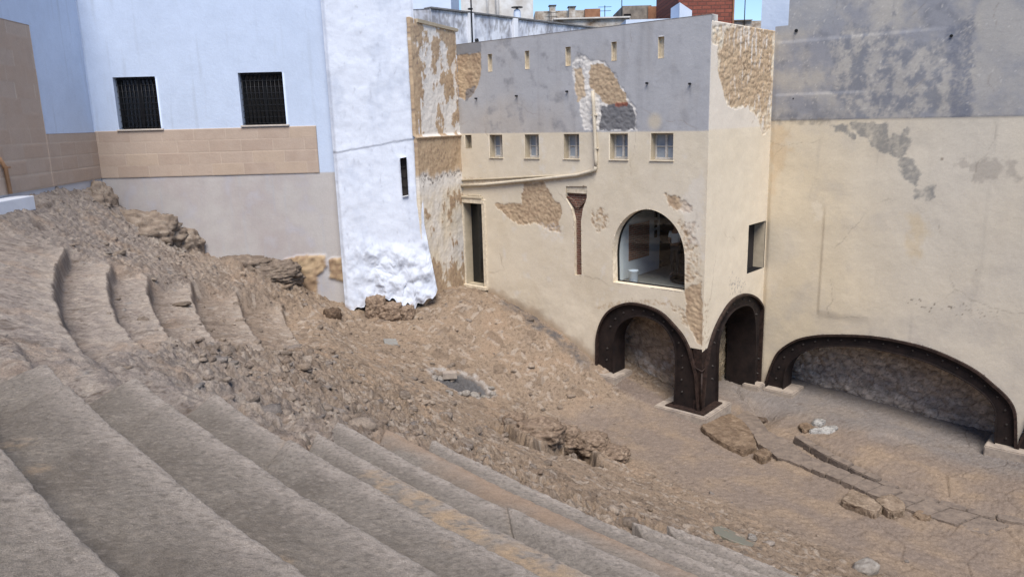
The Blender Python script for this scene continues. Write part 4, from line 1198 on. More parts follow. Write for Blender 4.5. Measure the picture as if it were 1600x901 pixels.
# ------------------------------------------------------------------ the big party wall
party = empty('tall_party_wall', (MP[0], MP[1], -8.6))
tag(party, 'tall blotchy grey party wall over cream plaster on the right, carried on low steel arches', 'wall')
def pp(*pts): return PARTY.poly(pts)
SH = PARTY.hit(1232, 40)
def party_col(S, Z):
    n0 = fbm(S * .25, Z * .3, oct=3, seed=601); n1 = fbm(S * .8, Z * .8, oct=5, seed=602, gain=.6); n2 = fbm(S * 2.6, Z * 2.2, oct=5, seed=603, gain=.62); n3 = fbm(S * 10, Z * 10, oct=4, seed=604, gain=.65)
    st = fbm(S * 2.6, Z * .3, oct=4, seed=605)
    C = np.zeros(S.shape + (3,)) + C_CREAM2 * 1.06
    grey = hexlin(210, 200, 184, .82)
    C = mixc(C, grey, np.clip(sstep(S, .3, 5.5) * .9 + n0 * .5, 0, 1))
    C = mixc(C, hexlin(188, 179, 168, .80), np.clip(n1 * 1.1 + sstep(Z, -4.5, -6.5) * .30 - .1, 0, .6))
    C = mixc(C, C_CREAM * .98, np.clip(n0 * 1.2 + n1 * .8 - .15, 0, .6) * sstep(S, 6, 1))
    up = sstep(Z + .02 * n2, -.255, -.215)
    G = np.zeros_like(C) + hexlin(152, 152, 157, .80)
    G = mixc(G, hexlin(184, 178, 170, .78), np.clip(.42 + 2.4 * n1 + .6 * n2, 0, 1) * .95)
    G = mixc(G, hexlin(132, 133, 139, .78), np.clip(2.0 * n2 - .8 * n1 - .25, 0, .65))
    G = mixc(G, hexlin(120, 122, 130, .78), sstep(Z, .45, -.1) * sstep(S, 4.0, 1.5) * .75 * np.clip(.6 + n2 * 2, 0, 1))
    m, _ = patch(S, Z, pp((1305, 190), (1300, 60), (1380, 40), (1500, 90), (1520, 180)), .5, 1.2, .12, 611)
    G = mixc(G, mixc(hexlin(130, 132, 139, .78) + 0 * G, hexlin(186, 180, 172, .78), np.clip(.5 + n2 * 2.6 + n3 * 1.2, 0, 1)), m * .75)
    m, _ = patch(S, Z, pp((1488, 182), (1482, 40), (1520, 30), (1522, 182)), .18, 2.5, .05, 612); G = mixc(G, hexlin(124, 127, 138, .78), m * np.clip(.7 + n3 * 2, 0, 1) * .85)
    G = mixc(G, hexlin(176, 172, 168, .78), sstep(S, 5.3, 5.5) * np.clip(.5 + n1, 0, .8))
    G = mixc(G, hexlin(166, 166, 168, .78), sstep(Z, 2.2, 2.5) * sstep(S, 2.2, 1.4) * .6)
    G = mixc(G, C_WHITE * .85, np.clip(n3 * 3 + n2 - 1.0, 0, .6))
    C = mixc(C, G, up)
    # flaked-off run of grey below the band
    for k, pts in enumerate([[(1325, 192), (1385, 192), (1392, 240), (1370, 232), (1350, 215)], [(1385, 215), (1415, 205), (1425, 230), (1408, 248), (1390, 240)], [(1406, 245), (1425, 250), (1442, 275), (1432, 288), (1412, 280)], [(1428, 295), (1462, 290), (1460, 308), (1430, 308)], [(1295, 195), (1325, 195), (1335, 215), (1320, 210)]]):
        m, _ = patch(S, Z, pp(*pts), .16, 2.6, .03, 620 + k); C = mixc(C, hexlin(140, 138, 134, .78), m * np.clip(.8 + n3 * .6 + n2, 0, 1) * .85)
    m, _ = patch(S, Z, pp((1500, 250), (1580, 255), (1585, 275), (1520, 280)), .3, 2.5, .08, 630); C = mixc(C, hexlin(158, 148, 138, .78), m * .45)
    m, _ = patch(S, Z, pp((1415, 465), (1450, 470), (1500, 476), (1560, 490), (1555, 502), (1500, 492), (1420, 480)), .16, 5, .02, 631); C = mixc(C, hexlin(110, 98, 86, .7), m * np.clip(n3 * 5 - .9, 0, .85))
    m, _ = patch(S, Z, pp((1270, 318), (1290, 312), (1284, 345), (1274, 345)), .12, 5, .03, 632); C = mixc(C, C_CREAM * 1.02, m * .6)
    m, _ = patch(S, Z, pp((1420, 340), (1445, 345), (1440, 400), (1424, 400)), .3, 2.0, .15, 633); C = mixc(C, hexlin(206, 178, 128, .78), m * .35)
    m, _ = patch(S, Z, pp((1204, 185), (1300, 186), (1300, 194), (1204, 196)), .08, 5, .03, 634); C = mixc(C, hexlin(150, 142, 132, .78), m * np.clip(.2 + n2 * 2, 0, .6))
    m, _ = patch(S, Z, pp((1204, 205), (1236, 200), (1225, 260), (1206, 300)), .3, 2, .15, 635); C = mixc(C, hexlin(206, 172, 128, .78), m * .35)
    C = mixc(C, hexlin(162, 154, 144, .78), np.clip(st * 1.2 - .34, 0, .2) * (1 - up))
    C = mixc(C, hexlin(120, 108, 96, .7), cracks(S, Z, 651, .28))
    C = mixc(C, hexlin(150, 134, 118, .68), splash(PARTY, S, Z, 655, .6) * .7)
    party_col.up = up
    return C
def party_disp(S, Z):
    up = sstep(Z, -.26, -.21)
    n = fbm(S * .4, Z * .4, oct=2, seed=641) * .04 + fbm(S * 2.5, Z * 2.5, oct=4, seed=642) * .005
    # old buttress edge: plaster right of it stands a little proud, fading upwards and downwards
    e = PARTY.hit(1283, 420)[0]
    k = sstep(S, e - .02, e + .03) * sstep(Z, -6.2, -5.9) * sstep(Z, -2.4, -3.3) * .03 * sstep(S, e + 2.2, e + .4)
    l2 = sstep(Z, .55, .50) * sstep(S, 3.0, 2.4) * .02
    ledge = sstep(Z, 2.1, 2.0) * .02 * sstep(S, 5.4, 3.5)
    return (n + k + l2 + ledge) * sstep(S, 0, .15) + up * .012
def party_top(S): return np.where(S < SH[0], SH[1] - .02, 5.6)
pw = PARTY.hit(1232, 40)
wall('wall_face', PARTY, 0.0, 15.5, -9.4, 5.6, .035, party_col, party_disp, holes=[hole3, hole4, rp(-.5, SH[0], SH[1], 7.0)], parent=party, thick=.4, open_left=9)
mb = MB(); mb.quad(PARTY.at(0, SH[1], 0), PARTY.at(SH[0], SH[1], 0), PARTY.at(SH[0], SH[1], -.42), PARTY.at(0, SH[1], -.42)); mb.quad(PARTY.at(SH[0], SH[1], 0), PARTY.at(SH[0], 5.6, 0), PARTY.at(SH[0], 5.6, -.42), PARTY.at(SH[0], SH[1], -.42)); mb.build('wall_shoulder', M_CONC, party)
for px, py, r in [(1244, 48, .05), (1240, 154, .03), (1486, 56, .04)]:
    s, z = PARTY.hit(px, py); mb = MB(); mb.tube([PARTY.at(s, z, -.03), PARTY.at(s + .02, z - .01, .055)], r, 8); mb.build('embedded_stub', M_DARKMETAL, party)
RRK = [p for p in (MP + U * .0 - PARTY.n * 0, )]
mq = lambda s, d: PARTY.o + PARTY.d * s - PARTY.n * d
rough_quad('vault_rock', mq(-.35, 1.35), mq(8.2, 1.35), -9.7, -6.3, M_ROCK, party, RD, .15, .04, PARTY.n, 521)
rough_quad('vault_rock', mq(7.4, 1.35), mq(15.5, 1.35), -9.7, -6.3, M_ROCK, party, RD, .16, .06, PARTY.n, 531)
mb = MB(); A = [(-.3, .16), (15.4, .16), (15.4, 1.9), (-.3, 1.9)]
mb.prism([(*mq(s, d), -6.42) for s, d in A], [(*mq(s, d), -6.3) for s, d in A]); mb.build('vault_soffit', M_CONC, party)
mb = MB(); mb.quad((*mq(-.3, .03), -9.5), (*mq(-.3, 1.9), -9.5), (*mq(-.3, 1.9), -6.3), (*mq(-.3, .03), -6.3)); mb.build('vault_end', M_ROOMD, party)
mb = MB(); A = [(0.1, .41), (15.4, .41), (15.4, 6), (.1, 6)]
mb.prism([(*mq(s, d), -6.2) for s, d in A], [(*mq(s, d), 2.2) for s, d in A]); mb.build('rear_mass', M_CONC, party)

# ------------------------------------------------------------------ riveted steel arches
def arch(name, label, pl, outer, inner, web_poly, legs_depth, bolts, rib_out=True, wedge=None):
    root = empty(name, pl.at(outer[0][0], outer[0][1]))
    tag(root, label, 'steel arch', 'riveted steel arches carrying the walls')
    w = MB(); n = len(outer)
    # web plate: front and back sheets joined at the rims
    a = [pl.at(s, z, -.03) for s, z in outer]; b = [pl.at(s, z, -.03) for s, z in inner]
    a2 = [pl.at(s, z, -.06) for s, z in outer]; b2 = [pl.at(s, z, -.06) for s, z in inner]
    w.strip(a, b); w.strip(a2, b2)
    w.build('web', M_STEEL, root, recalc=False)
    for nm, path, t, dep0, dep1 in (('outer_flange', outer, .035, .09, -.25), ('inner_flange', inner, -.03, .055, -legs_depth)):
        f = MB()
        P = np.array(path); T = np.gradient(P, axis=0); T /= np.linalg.norm(T, axis=1)[:, None] + 1e-9
        Nn = np.stack([-T[:, 1], T[:, 0]], 1)
        c = P.mean(0)
        sg = np.sign(((P - c) * Nn).sum())
        Q = P - Nn * sg * abs(t)
        if nm == 'outer_flange': P = P + Nn * sg * .03
        f.strip([pl.at(s, z, dep0) for s, z in P], [pl.at(s, z, dep0) for s, z in Q])
        f.strip([pl.at(s, z, dep0) for s, z in P], [pl.at(s, z, dep1) for s, z in P])
        f.strip([pl.at(s, z, dep0) for s, z in Q], [pl.at(s, z, dep1) for s, z in Q])
        f.build(nm, M_STEELEDGE if nm == 'outer_flange' else M_STEEL, root, recalc=False)
    bp = None
    for s, z in bolts:
        if bp is None:
            m = MB(); m.tube([(0, 0, -.02), (0, 0, .028)], .030, 6); m.tube([(0, 0, .02), (0, 0, .055)], .014, 6)
            bmx = bpy.data.meshes.new('bolt'); m.bm.to_mesh(bmx); m.bm.free(); bmx.materials.append(M_BOLT); bp = bmx
        o = bpy.data.objects.new('bolt', bp); COL.objects.link(o); o.parent = root
        nn = Vector((pl.n[0], pl.n[1], 0))
        o.rotation_mode = 'QUATERNION'; o.rotation_quaternion = nn.to_track_quat('Z', 'Y')
        o.location = Vector(pl.at(s, z, -.03)) - root.location
    return root
def resample(path, n):
    P = np.array(path); d = np.r_[0, np.cumsum(np.hypot(*np.diff(P, axis=0).T))]
    t = np.linspace(0, d[-1], n)
    return [tuple(x) for x in np.stack([np.interp(t, d, P[:, 0]), np.interp(t, d, P[:, 1])], 1)]
def bolts_px(pl, ox, oy, sc, pts): return [pl.hit(ox + x / sc, oy + y / sc) for x, y in pts]
o1 = a1o_s + [(.16, -7.3), (.03, -8.40)]
i1 = a1i_s[:-1] + [(a1i_s[-2][0] + .0, -8.40)]
i1[0] = (i1[0][0], -7.95)
A1 = arch('steel_arch', 'dark riveted steel arch under the arched shop window, left of the corner', FAC, resample(o1, 70), resample(i1, 70), None, .60,
          bolts_px(FAC, 900, 420, 3.465, [(165, 492), (168, 430), (185, 312), (212, 270), (256, 237), (306, 222), (366, 228), (418, 246), (475, 285), (523, 332), (555, 400), (574, 470), (574, 535), (570, 600), (572, 665)]))
o2 = [(.03, -8.40), (.14, -7.4)] + a2o_s
i2 = [(a2i_s[1][0], -8.42)] + a2i_s[2:]
o2[-1] = (4.0, -8.6); o2 = [(min(s, 4.0), z) for s, z in o2]
i2 = [(min(s, 3.62), z) for s, z in i2]; i2[-1] = (3.62, -8.62)
A2 = arch('steel_arch', 'narrow dark steel arch in the side face right of the corner column', SIDE, resample(o2, 70), resample(i2, 70), None, .95,
          bolts_px(SIDE, 900, 420, 3.465, [(752, 400), (742, 525), (740, 595), (770, 330), (820, 235), (858, 190), (910, 165), (940, 172), (978, 245), (990, 485), (985, 565), (978, 625)]))
o3 = a3o_s; i3 = a3i_s
i3[-1] = (i3[-1][0], -8.98); o3[-1] = (o3[-1][0], -8.98); i3[0] = (i3[0][0], -8.72); o3[0] = (o3[0][0], -8.72)
B3 = bolts_px(PARTY, 1160, 428, 3.0023, [(168, 490), (190, 428), (222, 385), (268, 360), (318, 345), (372, 338), (430, 333), (490, 335), (545, 338), (608, 345), (672, 357), (738, 370), (806, 385), (870, 410), (935, 425), (995, 450), (1068, 485), (1130, 528), (1185, 572), (1215, 630), (1220, 700), (1222, 760)])
ro_, ri_ = resample(o3, 90), resample(i3, 90)
B3 = [((ro_[k][0] + ri_[k][0]) / 2, (ro_[k][1] + ri_[k][1]) / 2) for k in range(3, 89, 4)]
A3 = arch('steel_arch', 'wide low dark steel arch over the rock-lined vault at right', PARTY, resample(o3, 90), resample(i3, 90), None, .60, B3)
o4 = [(s + AR3SHIFT, z - .25 * (1 if k < 6 else 0)) for k, (s, z) in enumerate(resample(o3, 90))]
i4 = [(s + AR3SHIFT, z - .25 * (1 if k < 6 else 0)) for k, (s, z) in enumerate(resample(i3, 90))]
A4 = arch('steel_arch', 'steel arch leg cut off by the right edge of the picture', PARTY, o4, i4, None, .60, [(s + AR3SHIFT, z) for s, z in B3])
# corner column: inclined plates closing the wedge between the two arches
mb = MB()
c0 = uv(-.03, -.03, -6.5); 
mb.prism([FAC.at(.03, -8.40, -.02), uv(.0, .0, -8.40), SIDE.at(.03, -8.40, -.02), uv(.4, .4, -8.40)],
         [FAC.at(.30, -6.56, -.02), uv(.01, .01, -6.56), SIDE.at(.40, -6.56, -.02), uv(.45, .45, -6.56)])
mb.build('corner_plate', M_STEELEDGE, A1)
mb = MB(); mb.tube([uv(-.02, -.02, -8.35), uv(-.02, -.02, -7.25)], .03, 6); mb.tube([FAC.at(.26, -7.1, .03), uv(-.02, -.02, -7.2), SIDE.at(.32, -7.1, .03)], .022, 6); mb.build('corner_weld', M_STEELEDGE, A1)
mb = MB(); mb.prism([FAC.at(1.05, -8.44, .20), uv(-.22, -.22, -8.44), SIDE.at(1.0, -8.44, .20), uv(.9, .9, -8.44)], [FAC.at(1.05, -8.40, .20), uv(-.22, -.22, -8.40), SIDE.at(1.0, -8.40, .20), uv(.9, .9, -8.40)]); mb.build('base_plate', M_STEELEDGE, A1)

def footing(pts_bot, label, z0, z1, bev=.03):
    mb = MB(); mb.prism([(p[0], p[1], z0) for p in pts_bot], [(p[0], p[1], z1) for p in pts_bot])
    bmesh.ops.bevel(mb.bm, geom=list(mb.bm.edges), offset=bev, segments=2, affect='EDGES')
    o = mb.build('concrete_footing', M_CONC); tag(o, label, 'footing', 'concrete footings of the steel arches')
q2 = lambda a, b: KP + U * a + V * b
footing([q2(1.35, -.36), q2(-.36, -.36), q2(-.36, 1.3), q2(1.35, 1.3)], 'broad square concrete footing under the corner steel column', -9.1, -8.445)
footing([q2(3.80, -.40), q2(2.72, -.40), q2(2.72, .65), q2(3.80, .65)], 'small pale concrete footing under the left foot of the left arch', -8.6, -7.88)
footing([q2(.32, 3.45), q2(-.25, 3.45), q2(-.25, 4.02), q2(.32, 4.02)], 'small low footing under the right foot of the narrow arch', -9.1, -8.62)
footing([q2(-.28, 3.72), q2(-1.25, 3.72), q2(-1.25, 4.75), q2(-.28, 4.75)], 'flat pale footing under the left foot of the wide arch', -9.2, -8.725)
footing([PARTY.o + PARTY.d * s + PARTY.n * d for s, d in ((6.55, .35), (8.4, .35), (8.4, -.7), (6.55, -.7))], 'long concrete footing between the wide arch and the arch at the right edge', -9.5, -8.985)

# ------------------------------------------------------------------ left side: pale blue-white museum building
def warp_wall(name, pl, L, Rr, B, T, ns, nz, color, disp, mat=M_PLASTER, parent=None, thick=.3):
    """Wall face whose left/right/bottom/top follow functions of height or length."""
    a = np.linspace(0, 1, ns); b = np.linspace(0, 1, nz)
    A, Bq = np.meshgrid(a, b)
    S0 = L(T) + A * (Rr(T) - L(T))
    bot = B(A); Z = bot + Bq * (T - bot)
    S = L(Z) + A * (Rr(Z) - L(Z))
    D = disp(S, Z, A); C = color(S, Z)
    P = np.zeros(S.shape + (3,)); P[..., :2] = pl.o + pl.d * S[..., None] + pl.n * D[..., None]; P[..., 2] = Z
    flip = (pl.d[0] * pl.n[1] - pl.d[1] * pl.n[0]) > 0
    f = grid_faces(ns, nz, None, flip=flip)
    I = np.arange(ns * nz).reshape(nz, ns); V_ = [P.reshape(-1, 3)]; C_ = [C.reshape(-1, 3)]; F_ = [f]; base = ns * nz
    for idx in (I[0], I[-1], I[:, 0], I[:, -1]):
        b_ = V_[0][idx].copy(); b_[:, :2] -= pl.n * thick; V_.append(b_); C_.append(C_[0][idx]); k = np.arange(len(idx) - 1)
        F_.append(np.stack([idx[k], idx[k + 1], base + k + 1, base + k], -1)); base += len(idx)
    return link(name, np_mesh(name, np.concatenate(V_), np.concatenate(F_), np.concatenate(C_)), mat, parent)

museum = empty('white_building', (-13.23, 24.9, -4))
tag(museum, 'pale blue white building with two barred windows over a tan stone block band', 'building')
GEND = 7.09
def ashlar(S, Z, course, length, seed, joint=.010):
    row = np.floor(Z / course)
    off = (_rnd(row.astype(np.int64), row.astype(np.int64) * 0, row.astype(np.int64) * 0, seed)) * length
    ln = length
    c = np.floor((S + off) / ln)
    fx = ((S + off) / ln - c) * ln; fz = (Z / course - row) * course
    d = np.minimum(np.minimum(fx, ln - fx), np.minimum(fz, course - fz))
    r = _rnd(c.astype(np.int64), row.astype(np.int64), row.astype(np.int64) * 0, seed + 3)
    return d, r
def museum_col(S, Z):
    n1 = fbm(S * .3, Z * .3, oct=3, seed=701); n2 = fbm(S * 1.6, Z * 1.6, oct=4, seed=702)
    C = np.zeros(S.shape + (3,)) + C_BLUEW
    C = mixc(C, C_BLUEW * .93, np.clip(.3 + n1 * 1.6, 0, 1) * .6)
    lil = np.zeros_like(C) + C_LILAC
    lil = mixc(lil, hexlin(176, 166, 164, .8), np.clip(.3 + n1 * 2 + n2, 0, 1) * .7)
    lil = mixc(lil, hexlin(186, 184, 190, .8), np.clip(n2 * 2 - .3, 0, .6))
    C = mixc(C, lil, sstep(Z, -1.495, -1.505))
    st = fbm(S * 5, Z * .3, oct=4, seed=714)
    C = mixc(C, hexlin(170, 178, 190, .8), np.clip(st * 1.5 - .35, 0, .35))
    for poly in EXP:
        m, _ = patch(S, Z, poly, .05, 3.5, .02, 711)
        C = mixc(C, mixc(hexlin(200, 174, 140, .74) + 0 * C, hexlin(160, 134, 108, .74), np.clip(.3 + n2 * 2 + fbm(S * 8, Z * 8, seed=713), 0, 1)), m)
    return C
EXP = [BLUE.poly([(445, 405), (470, 399), (508, 398), (512, 416), (503, 424), (497, 432), (495, 480), (440, 480), (440, 410)]), BLUE.poly([(514, 405), (545, 399), (545, 438), (533, 440), (516, 433)])]
def museum_disp(S, Z):
    d = fbm(S * .5, Z * .5, oct=3, seed=721) * .012
    for poly in EXP:
        m, _ = patch(S, Z, poly, .05, 3.5, .03, 711)
        d = d + m * (.07 + .07 * fbm(S * 4, Z * 4, oct=4, seed=722))
    return d
def win_rect(p0, p1): return rect_px(BLUE, *p0, *p1)
MW = [rp(BLUE.hit(175, 160)[0] + .12, BLUE.hit(247, 160)[0], .02, 1.63), rp(BLUE.hit(370, 150)[0] + .1, BLUE.hit(444, 150)[0], .05, 1.67)]
wall('wall_face', BLUE, 0, 8.2, -6.6, 5.6, .05, museum_col, museum_disp, holes=MW, parent=museum, thick=.4)
def clad_col(S, Z):
    d, r = ashlar(S, Z + 1.51, .3735, 1.02, 731)
    n = fbm(S * 2, Z * 2, oct=4, seed=732)
    C = np.zeros(S.shape + (3,)) + C_STONE
    C = mixc(C, hexlin(180, 159, 143, .76), np.clip(r * 1.1 - .2 + n * .9, 0, 1) * .8); C = mixc(C, hexlin(198, 178, 158, .76), (r > .85) * .6)
    C = mixc(C, hexlin(212, 196, 178, .78), sstep(d, .013, .004) * .45 * np.clip(.7 + n, 0, 1))
    return C
def clad_disp(S, Z):
    d, r = ashlar(S, Z + 1.51, .3735, 1.02, 731)
    return .03 - sstep(d, .012, .003) * .006 + (r - .5) * .004
wall('stone_band', BLUE, .0, GEND, -1.51, -.02, .02, clad_col, clad_disp, parent=museum, thick=.05)
M_JAMB = mat_plain('jamb_white', tuple(C_BLUEW * .98), rough=.85, scale=4, col2=tuple(C_BLUEW * .92))
for k, w in enumerate(MW):
    s0, s1 = w[0][0], w[1][0]; z0, z1 = w[0][1], w[2][1]; dd = .34
    mb = MB()
    for a, b, c, d in ((s0, s0 + .06, z0, z1), (s1 - .06, s1, z0, z1), (s0 + .06, s1 - .06, z0, z0 + .07), (s0 + .06, s1 - .06, z1 - .06, z1), ((s0 + s1) / 2 - .05, (s0 + s1) / 2 + .05, z0 + .07, z1 - .06)):
        mb.box(BLUE.at((a + b) / 2, (c + d) / 2, -dd + .03), BLUE.d, (b - a, .06, d - c), .006)
    wn = mb.build('window', M_DARKMETAL, museum)
    mb = MB(); mb.box(BLUE.at((s0 + s1) / 2, (z0 + z1) / 2, -dd + .006), BLUE.d, (s1 - s0, .012, z1 - z0)); mb.build('pane', M_GLASSDARK, wn)
    reveal('reveal', BLUE, w, dd, M_JAMB, wn)
    mb = MB(); nb_ = 11
    for i in range(nb_):
        s = s0 + .05 + (s1 - s0 - .1) * i / (nb_ - 1)
        mb.tube([BLUE.at(s, z0 + .02, -.16), BLUE.at(s, z1 - .02, -.16)], .013, 6)
    for i in range(9):
        z = z0 + .06 + (z1 - z0 - .12) * i / 8
        mb.box(BLUE.at((s0 + s1) / 2, z, -.16), BLUE.d, (s1 - s0 - .01, .012, .022))
    mb.build('iron_grille', M_DARKMETAL, wn)
    mb = MB(); mb.box(BLUE.at((s0 + s1) / 2 + .02, z0 - .025, -.13), BLUE.d, (s1 - s0 + .14, .42, .05), .008); mb.build('sill', M_SILL, wn)

def left_col(S, Z):
    C = museum_col(S + 30, Z)
    C = np.minimum(C * 1.06, .86)
    C = mixc(C, hexlin(206, 204, 206, .82), sstep(Z, -1.50, -1.51))
    return C
wall('return_wall', LEFTW, 0, 24, -3.4, 5.6, .06, left_col, lambda S, Z: fbm(S * .5, Z * .5, oct=3, seed=741) * .012, parent=museum, thick=.4)
def clad2_col(S, Z):
    d, r = ashlar(S + 3.1, Z + 1.51, .40, 1.0, 751)
    n = fbm(S * 2, Z * 2, oct=4, seed=752)
    C = np.zeros(S.shape + (3,)) + C_STONE * 1.04
    C = mixc(C, hexlin(186, 163, 144, .80), np.clip(r * 1.1 - .1 + n * .6, 0, 1) * .8)
    return mixc(C, hexlin(212, 196, 178, .78), sstep(d, .014, .004) * .6)
def clad2_disp(S, Z):
    d, r = ashlar(S + 3.1, Z + 1.51, .40, 1.0, 751)
    return .03 - sstep(d, .012, .003) * .006 + (r - .5) * .004
SB = LEFTW.hit(70, 210)[0]
wall('stone_band', LEFTW, .0, SB, -1.51, -.05, .025, clad2_col, clad2_disp, parent=museum, thick=.05)
wall('stone_panel', LEFTW, SB, 24, -1.51, 2.84, .04, clad2_col, clad2_disp, parent=museum, thick=.05)
mb = MB(); mb.box((-17.6, 34, 0), (1, 0), (24, 17.4, 11)); mb.build('rear_mass', M_WHITEP, museum)
for o_ in [bpy.data.objects['rear_mass.001'] if 'rear_mass.001' in bpy.data.objects else None]:
    pass
s, z = LEFTW.hit(10, 280)
mb = MB(); mb.tube([LEFTW.at(LEFTW.hit(-16, 200)[0], -.6, .10), LEFTW.at(LEFTW.hit(2, 262)[0], LEFTW.hit(2, 262)[1], .10), LEFTW.at(LEFTW.hit(10, 303)[0], LEFTW.hit(10, 303)[1], .10)], .05, 10)
cp_ = mb.build('downpipe', M_COPPER); tag(cp_, 'slim brown downpipe at the far left edge of the stone block wall', 'drainpipe')
mb = MB(); mb.box(LEFTW.at(LEFTW.hit(4, 262)[0], LEFTW.hit(4, 262)[1], .08), LEFTW.d, (.16, .16, .05), .006); mb.build('bracket', M_COPPER, cp_)
g = LEFTW.hit(8, 312)
mb = MB(); mb.box(LEFTW.at(g[0] + .9, g[1] - .12, .30), LEFTW.d, (2.4, .5, .36), .02); lk = mb.build('low_kerb', M_WHITEP); tag(lk, 'low white kerb block at the far left edge below the brown downpipe', 'kerb')

# ------------------------------------------------------------------ whitewashed battered wall
WL0, WL1 = WHITE.hit(500, 0), WHITE.hit(540, 480)
WR0, WR1, WR2 = WHITE.hit(645, 0), WHITE.hit(663, 350), WHITE.hit(684, 455)
def wL(Z): return np.interp(Z, [WL1[1], WL0[1]], [WL1[0], WL0[0]]) + 0 * Z
def wR(Z): return np.interp(Z, [WR2[1], WR1[1], WR0[1]], [WR2[0], WR1[0], WR0[0]])
BOT = [WHITE.hit(*p) for p in [(540, 484), (551, 482), (560, 477), (569, 478), (576, 464), (590, 458), (600, 460), (608, 466), (614, 462), (622, 470), (630, 478), (637, 468), (642, 474), (647, 487), (652, 470), (660, 472), (668, 462), (676, 463), (684, 452)]]
bs = np.array([b[0] for b in BOT]); bz = np.array([b[1] for b in BOT])
def wB(A):
    s = wL(np.full_like(A, -5.6)) + A * (wR(np.full_like(A, -5.6)) - wL(np.full_like(A, -5.6)))
    return np.interp(s, bs, bz) + .05 * noise(s * 9, s * 0, seed=761)
def white_col(S, Z):
    n1 = fbm(S * .8, Z * .5, oct=4, seed=762); n2 = fbm(S * 6, Z * 3, oct=4, seed=763)
    C = np.zeros(S.shape + (3,)) + C_BWHITE
    C = mixc(C, hexlin(190, 198, 214, .84), np.clip(n1 * 1.5 + n2 * .5, 0, .7))
    C = mixc(C, hexlin(176, 178, 186, .8), np.clip(n2 * 2.2 - .75, 0, .5))
    return mixc(C, hexlin(176, 152, 130, .7), splash(WHITE, S, Z, 775, .30) * np.clip(.5 + n2 * 2, 0, 1) * .8)
LED = WHITE.hit(528, 238), WHITE.hit(655, 215)
def white_disp(S, Z, A):
    zz = np.interp(S, [LED[0][0], LED[1][0]], [LED[0][1], LED[1][1]]) + .02 * noise(S * 3, S * 0, seed=764)
    low = sstep(Z, zz + .015, zz - .015)
    batter = np.clip(-.6 - Z, 0, 9) * .045
    rough = sstep(Z + .5 * noise(S * 1.3, Z * .6, seed=765), -3.4, -4.3) * sstep(S, WHITE.hit(560, 400)[0] - .5, WHITE.hit(600, 400)[0])
    f1, f2, cid = worley(S * 2.3 + .3 * noise(S * 2, Z * 2, seed=766), Z * 1.7, seed=767)
    lump = np.clip(1 - f1 * 1.2, 0, 1) * (cid > .3)
    d = fbm(S * .9, Z * .9, oct=3, seed=768) * .035 + fbm(S * 4, Z * 4, oct=3, seed=769) * .008 + low * -.025 + batter
    d = d + rough * (.10 * lump + .12 * fbm(S * 2.2, Z * 1.6, oct=5, seed=770, gain=.55) + .05)
    d = d + sstep(Z, -3.2, -4.5) * .05 * fbm(S * 4, Z * 2, oct=4, seed=773)
    d = d - .30 * sstep(.08, 0, 1) * 0
    # corners roll back
    d = d - .10 * sstep(A, .05, 0) - .06 * sstep(A, .97, 1)
    return d
whitew = empty('whitewashed_wall', (-4.2, 24.6, -5.6))
tag(whitew, 'thick whitewashed battered wall with lumpy foot and one slit window', 'wall')
SLIT = [WHITE.hit(*p) for p in [(625, 247), (635, 245), (638.5, 305), (629, 307)]]
def white_wall():
    T = 6.2
    o = warp_wall('wall_face', WHITE, wL, wR, wB, T, 110, 420, white_col, white_disp, parent=whitew, thick=.9)
    # slit opening: drop the faces inside its outline
    me = o.data
    co = np.empty(len(me.vertices) * 3, np.float32); me.vertices.foreach_get('co', co); co = co.reshape(-1, 3)
    S = (co[:, :2] - WHITE.o) @ WHITE.d; Z = co[:, 2]
    d, bx, bz_ = poly_sd(S, Z, SLIT)
    bm = bmesh.new(); bm.from_mesh(me); bm.verts.ensure_lookup_table()
    n = 110 * 420
    for i in np.where((np.abs(d) < .022))[0]:
        if i < n:
            off = (co[i, :2] - WHITE.o) @ WHITE.n
            p = WHITE.at(bx[i], bz_[i], off); bm.verts[i].co = p; d[i] = 0
    kill = [f for f in bm.faces if all(v.index < n for v in f.verts) and sum(d[v.index] for v in f.verts) < -1e-4 and all(d[v.index] <= 0 for v in f.verts)]
    bmesh.ops.delete(bm, geom=kill, context='FACES'); bm.to_mesh(me); bm.free()
white_wall()
mb = MB(); P = SLIT + [SLIT[0]]
mb.strip([WHITE.at(s, z, .16) for s, z in P], [WHITE.at(s, z, -.30) for s, z in P]); sw = mb.build('slit_window', M_WHITEP, whitew, recalc=False)
mb = MB(); mb.quad(*[WHITE.at(s, z, -.10) for s, z in SLIT]); mb.build('dark_opening', M_ROOMD, sw)
for zf in (.25, .5, .75):
    a = np.array(SLIT[0]) * (1 - zf) + np.array(SLIT[3]) * zf; b = np.array(SLIT[1]) * (1 - zf) + np.array(SLIT[2]) * zf
    mb = MB(); mb.tube([WHITE.at(*a, -.05), WHITE.at(*b, -.05)], .014, 6); mb.build('iron_bar', M_DARKMETAL, sw)

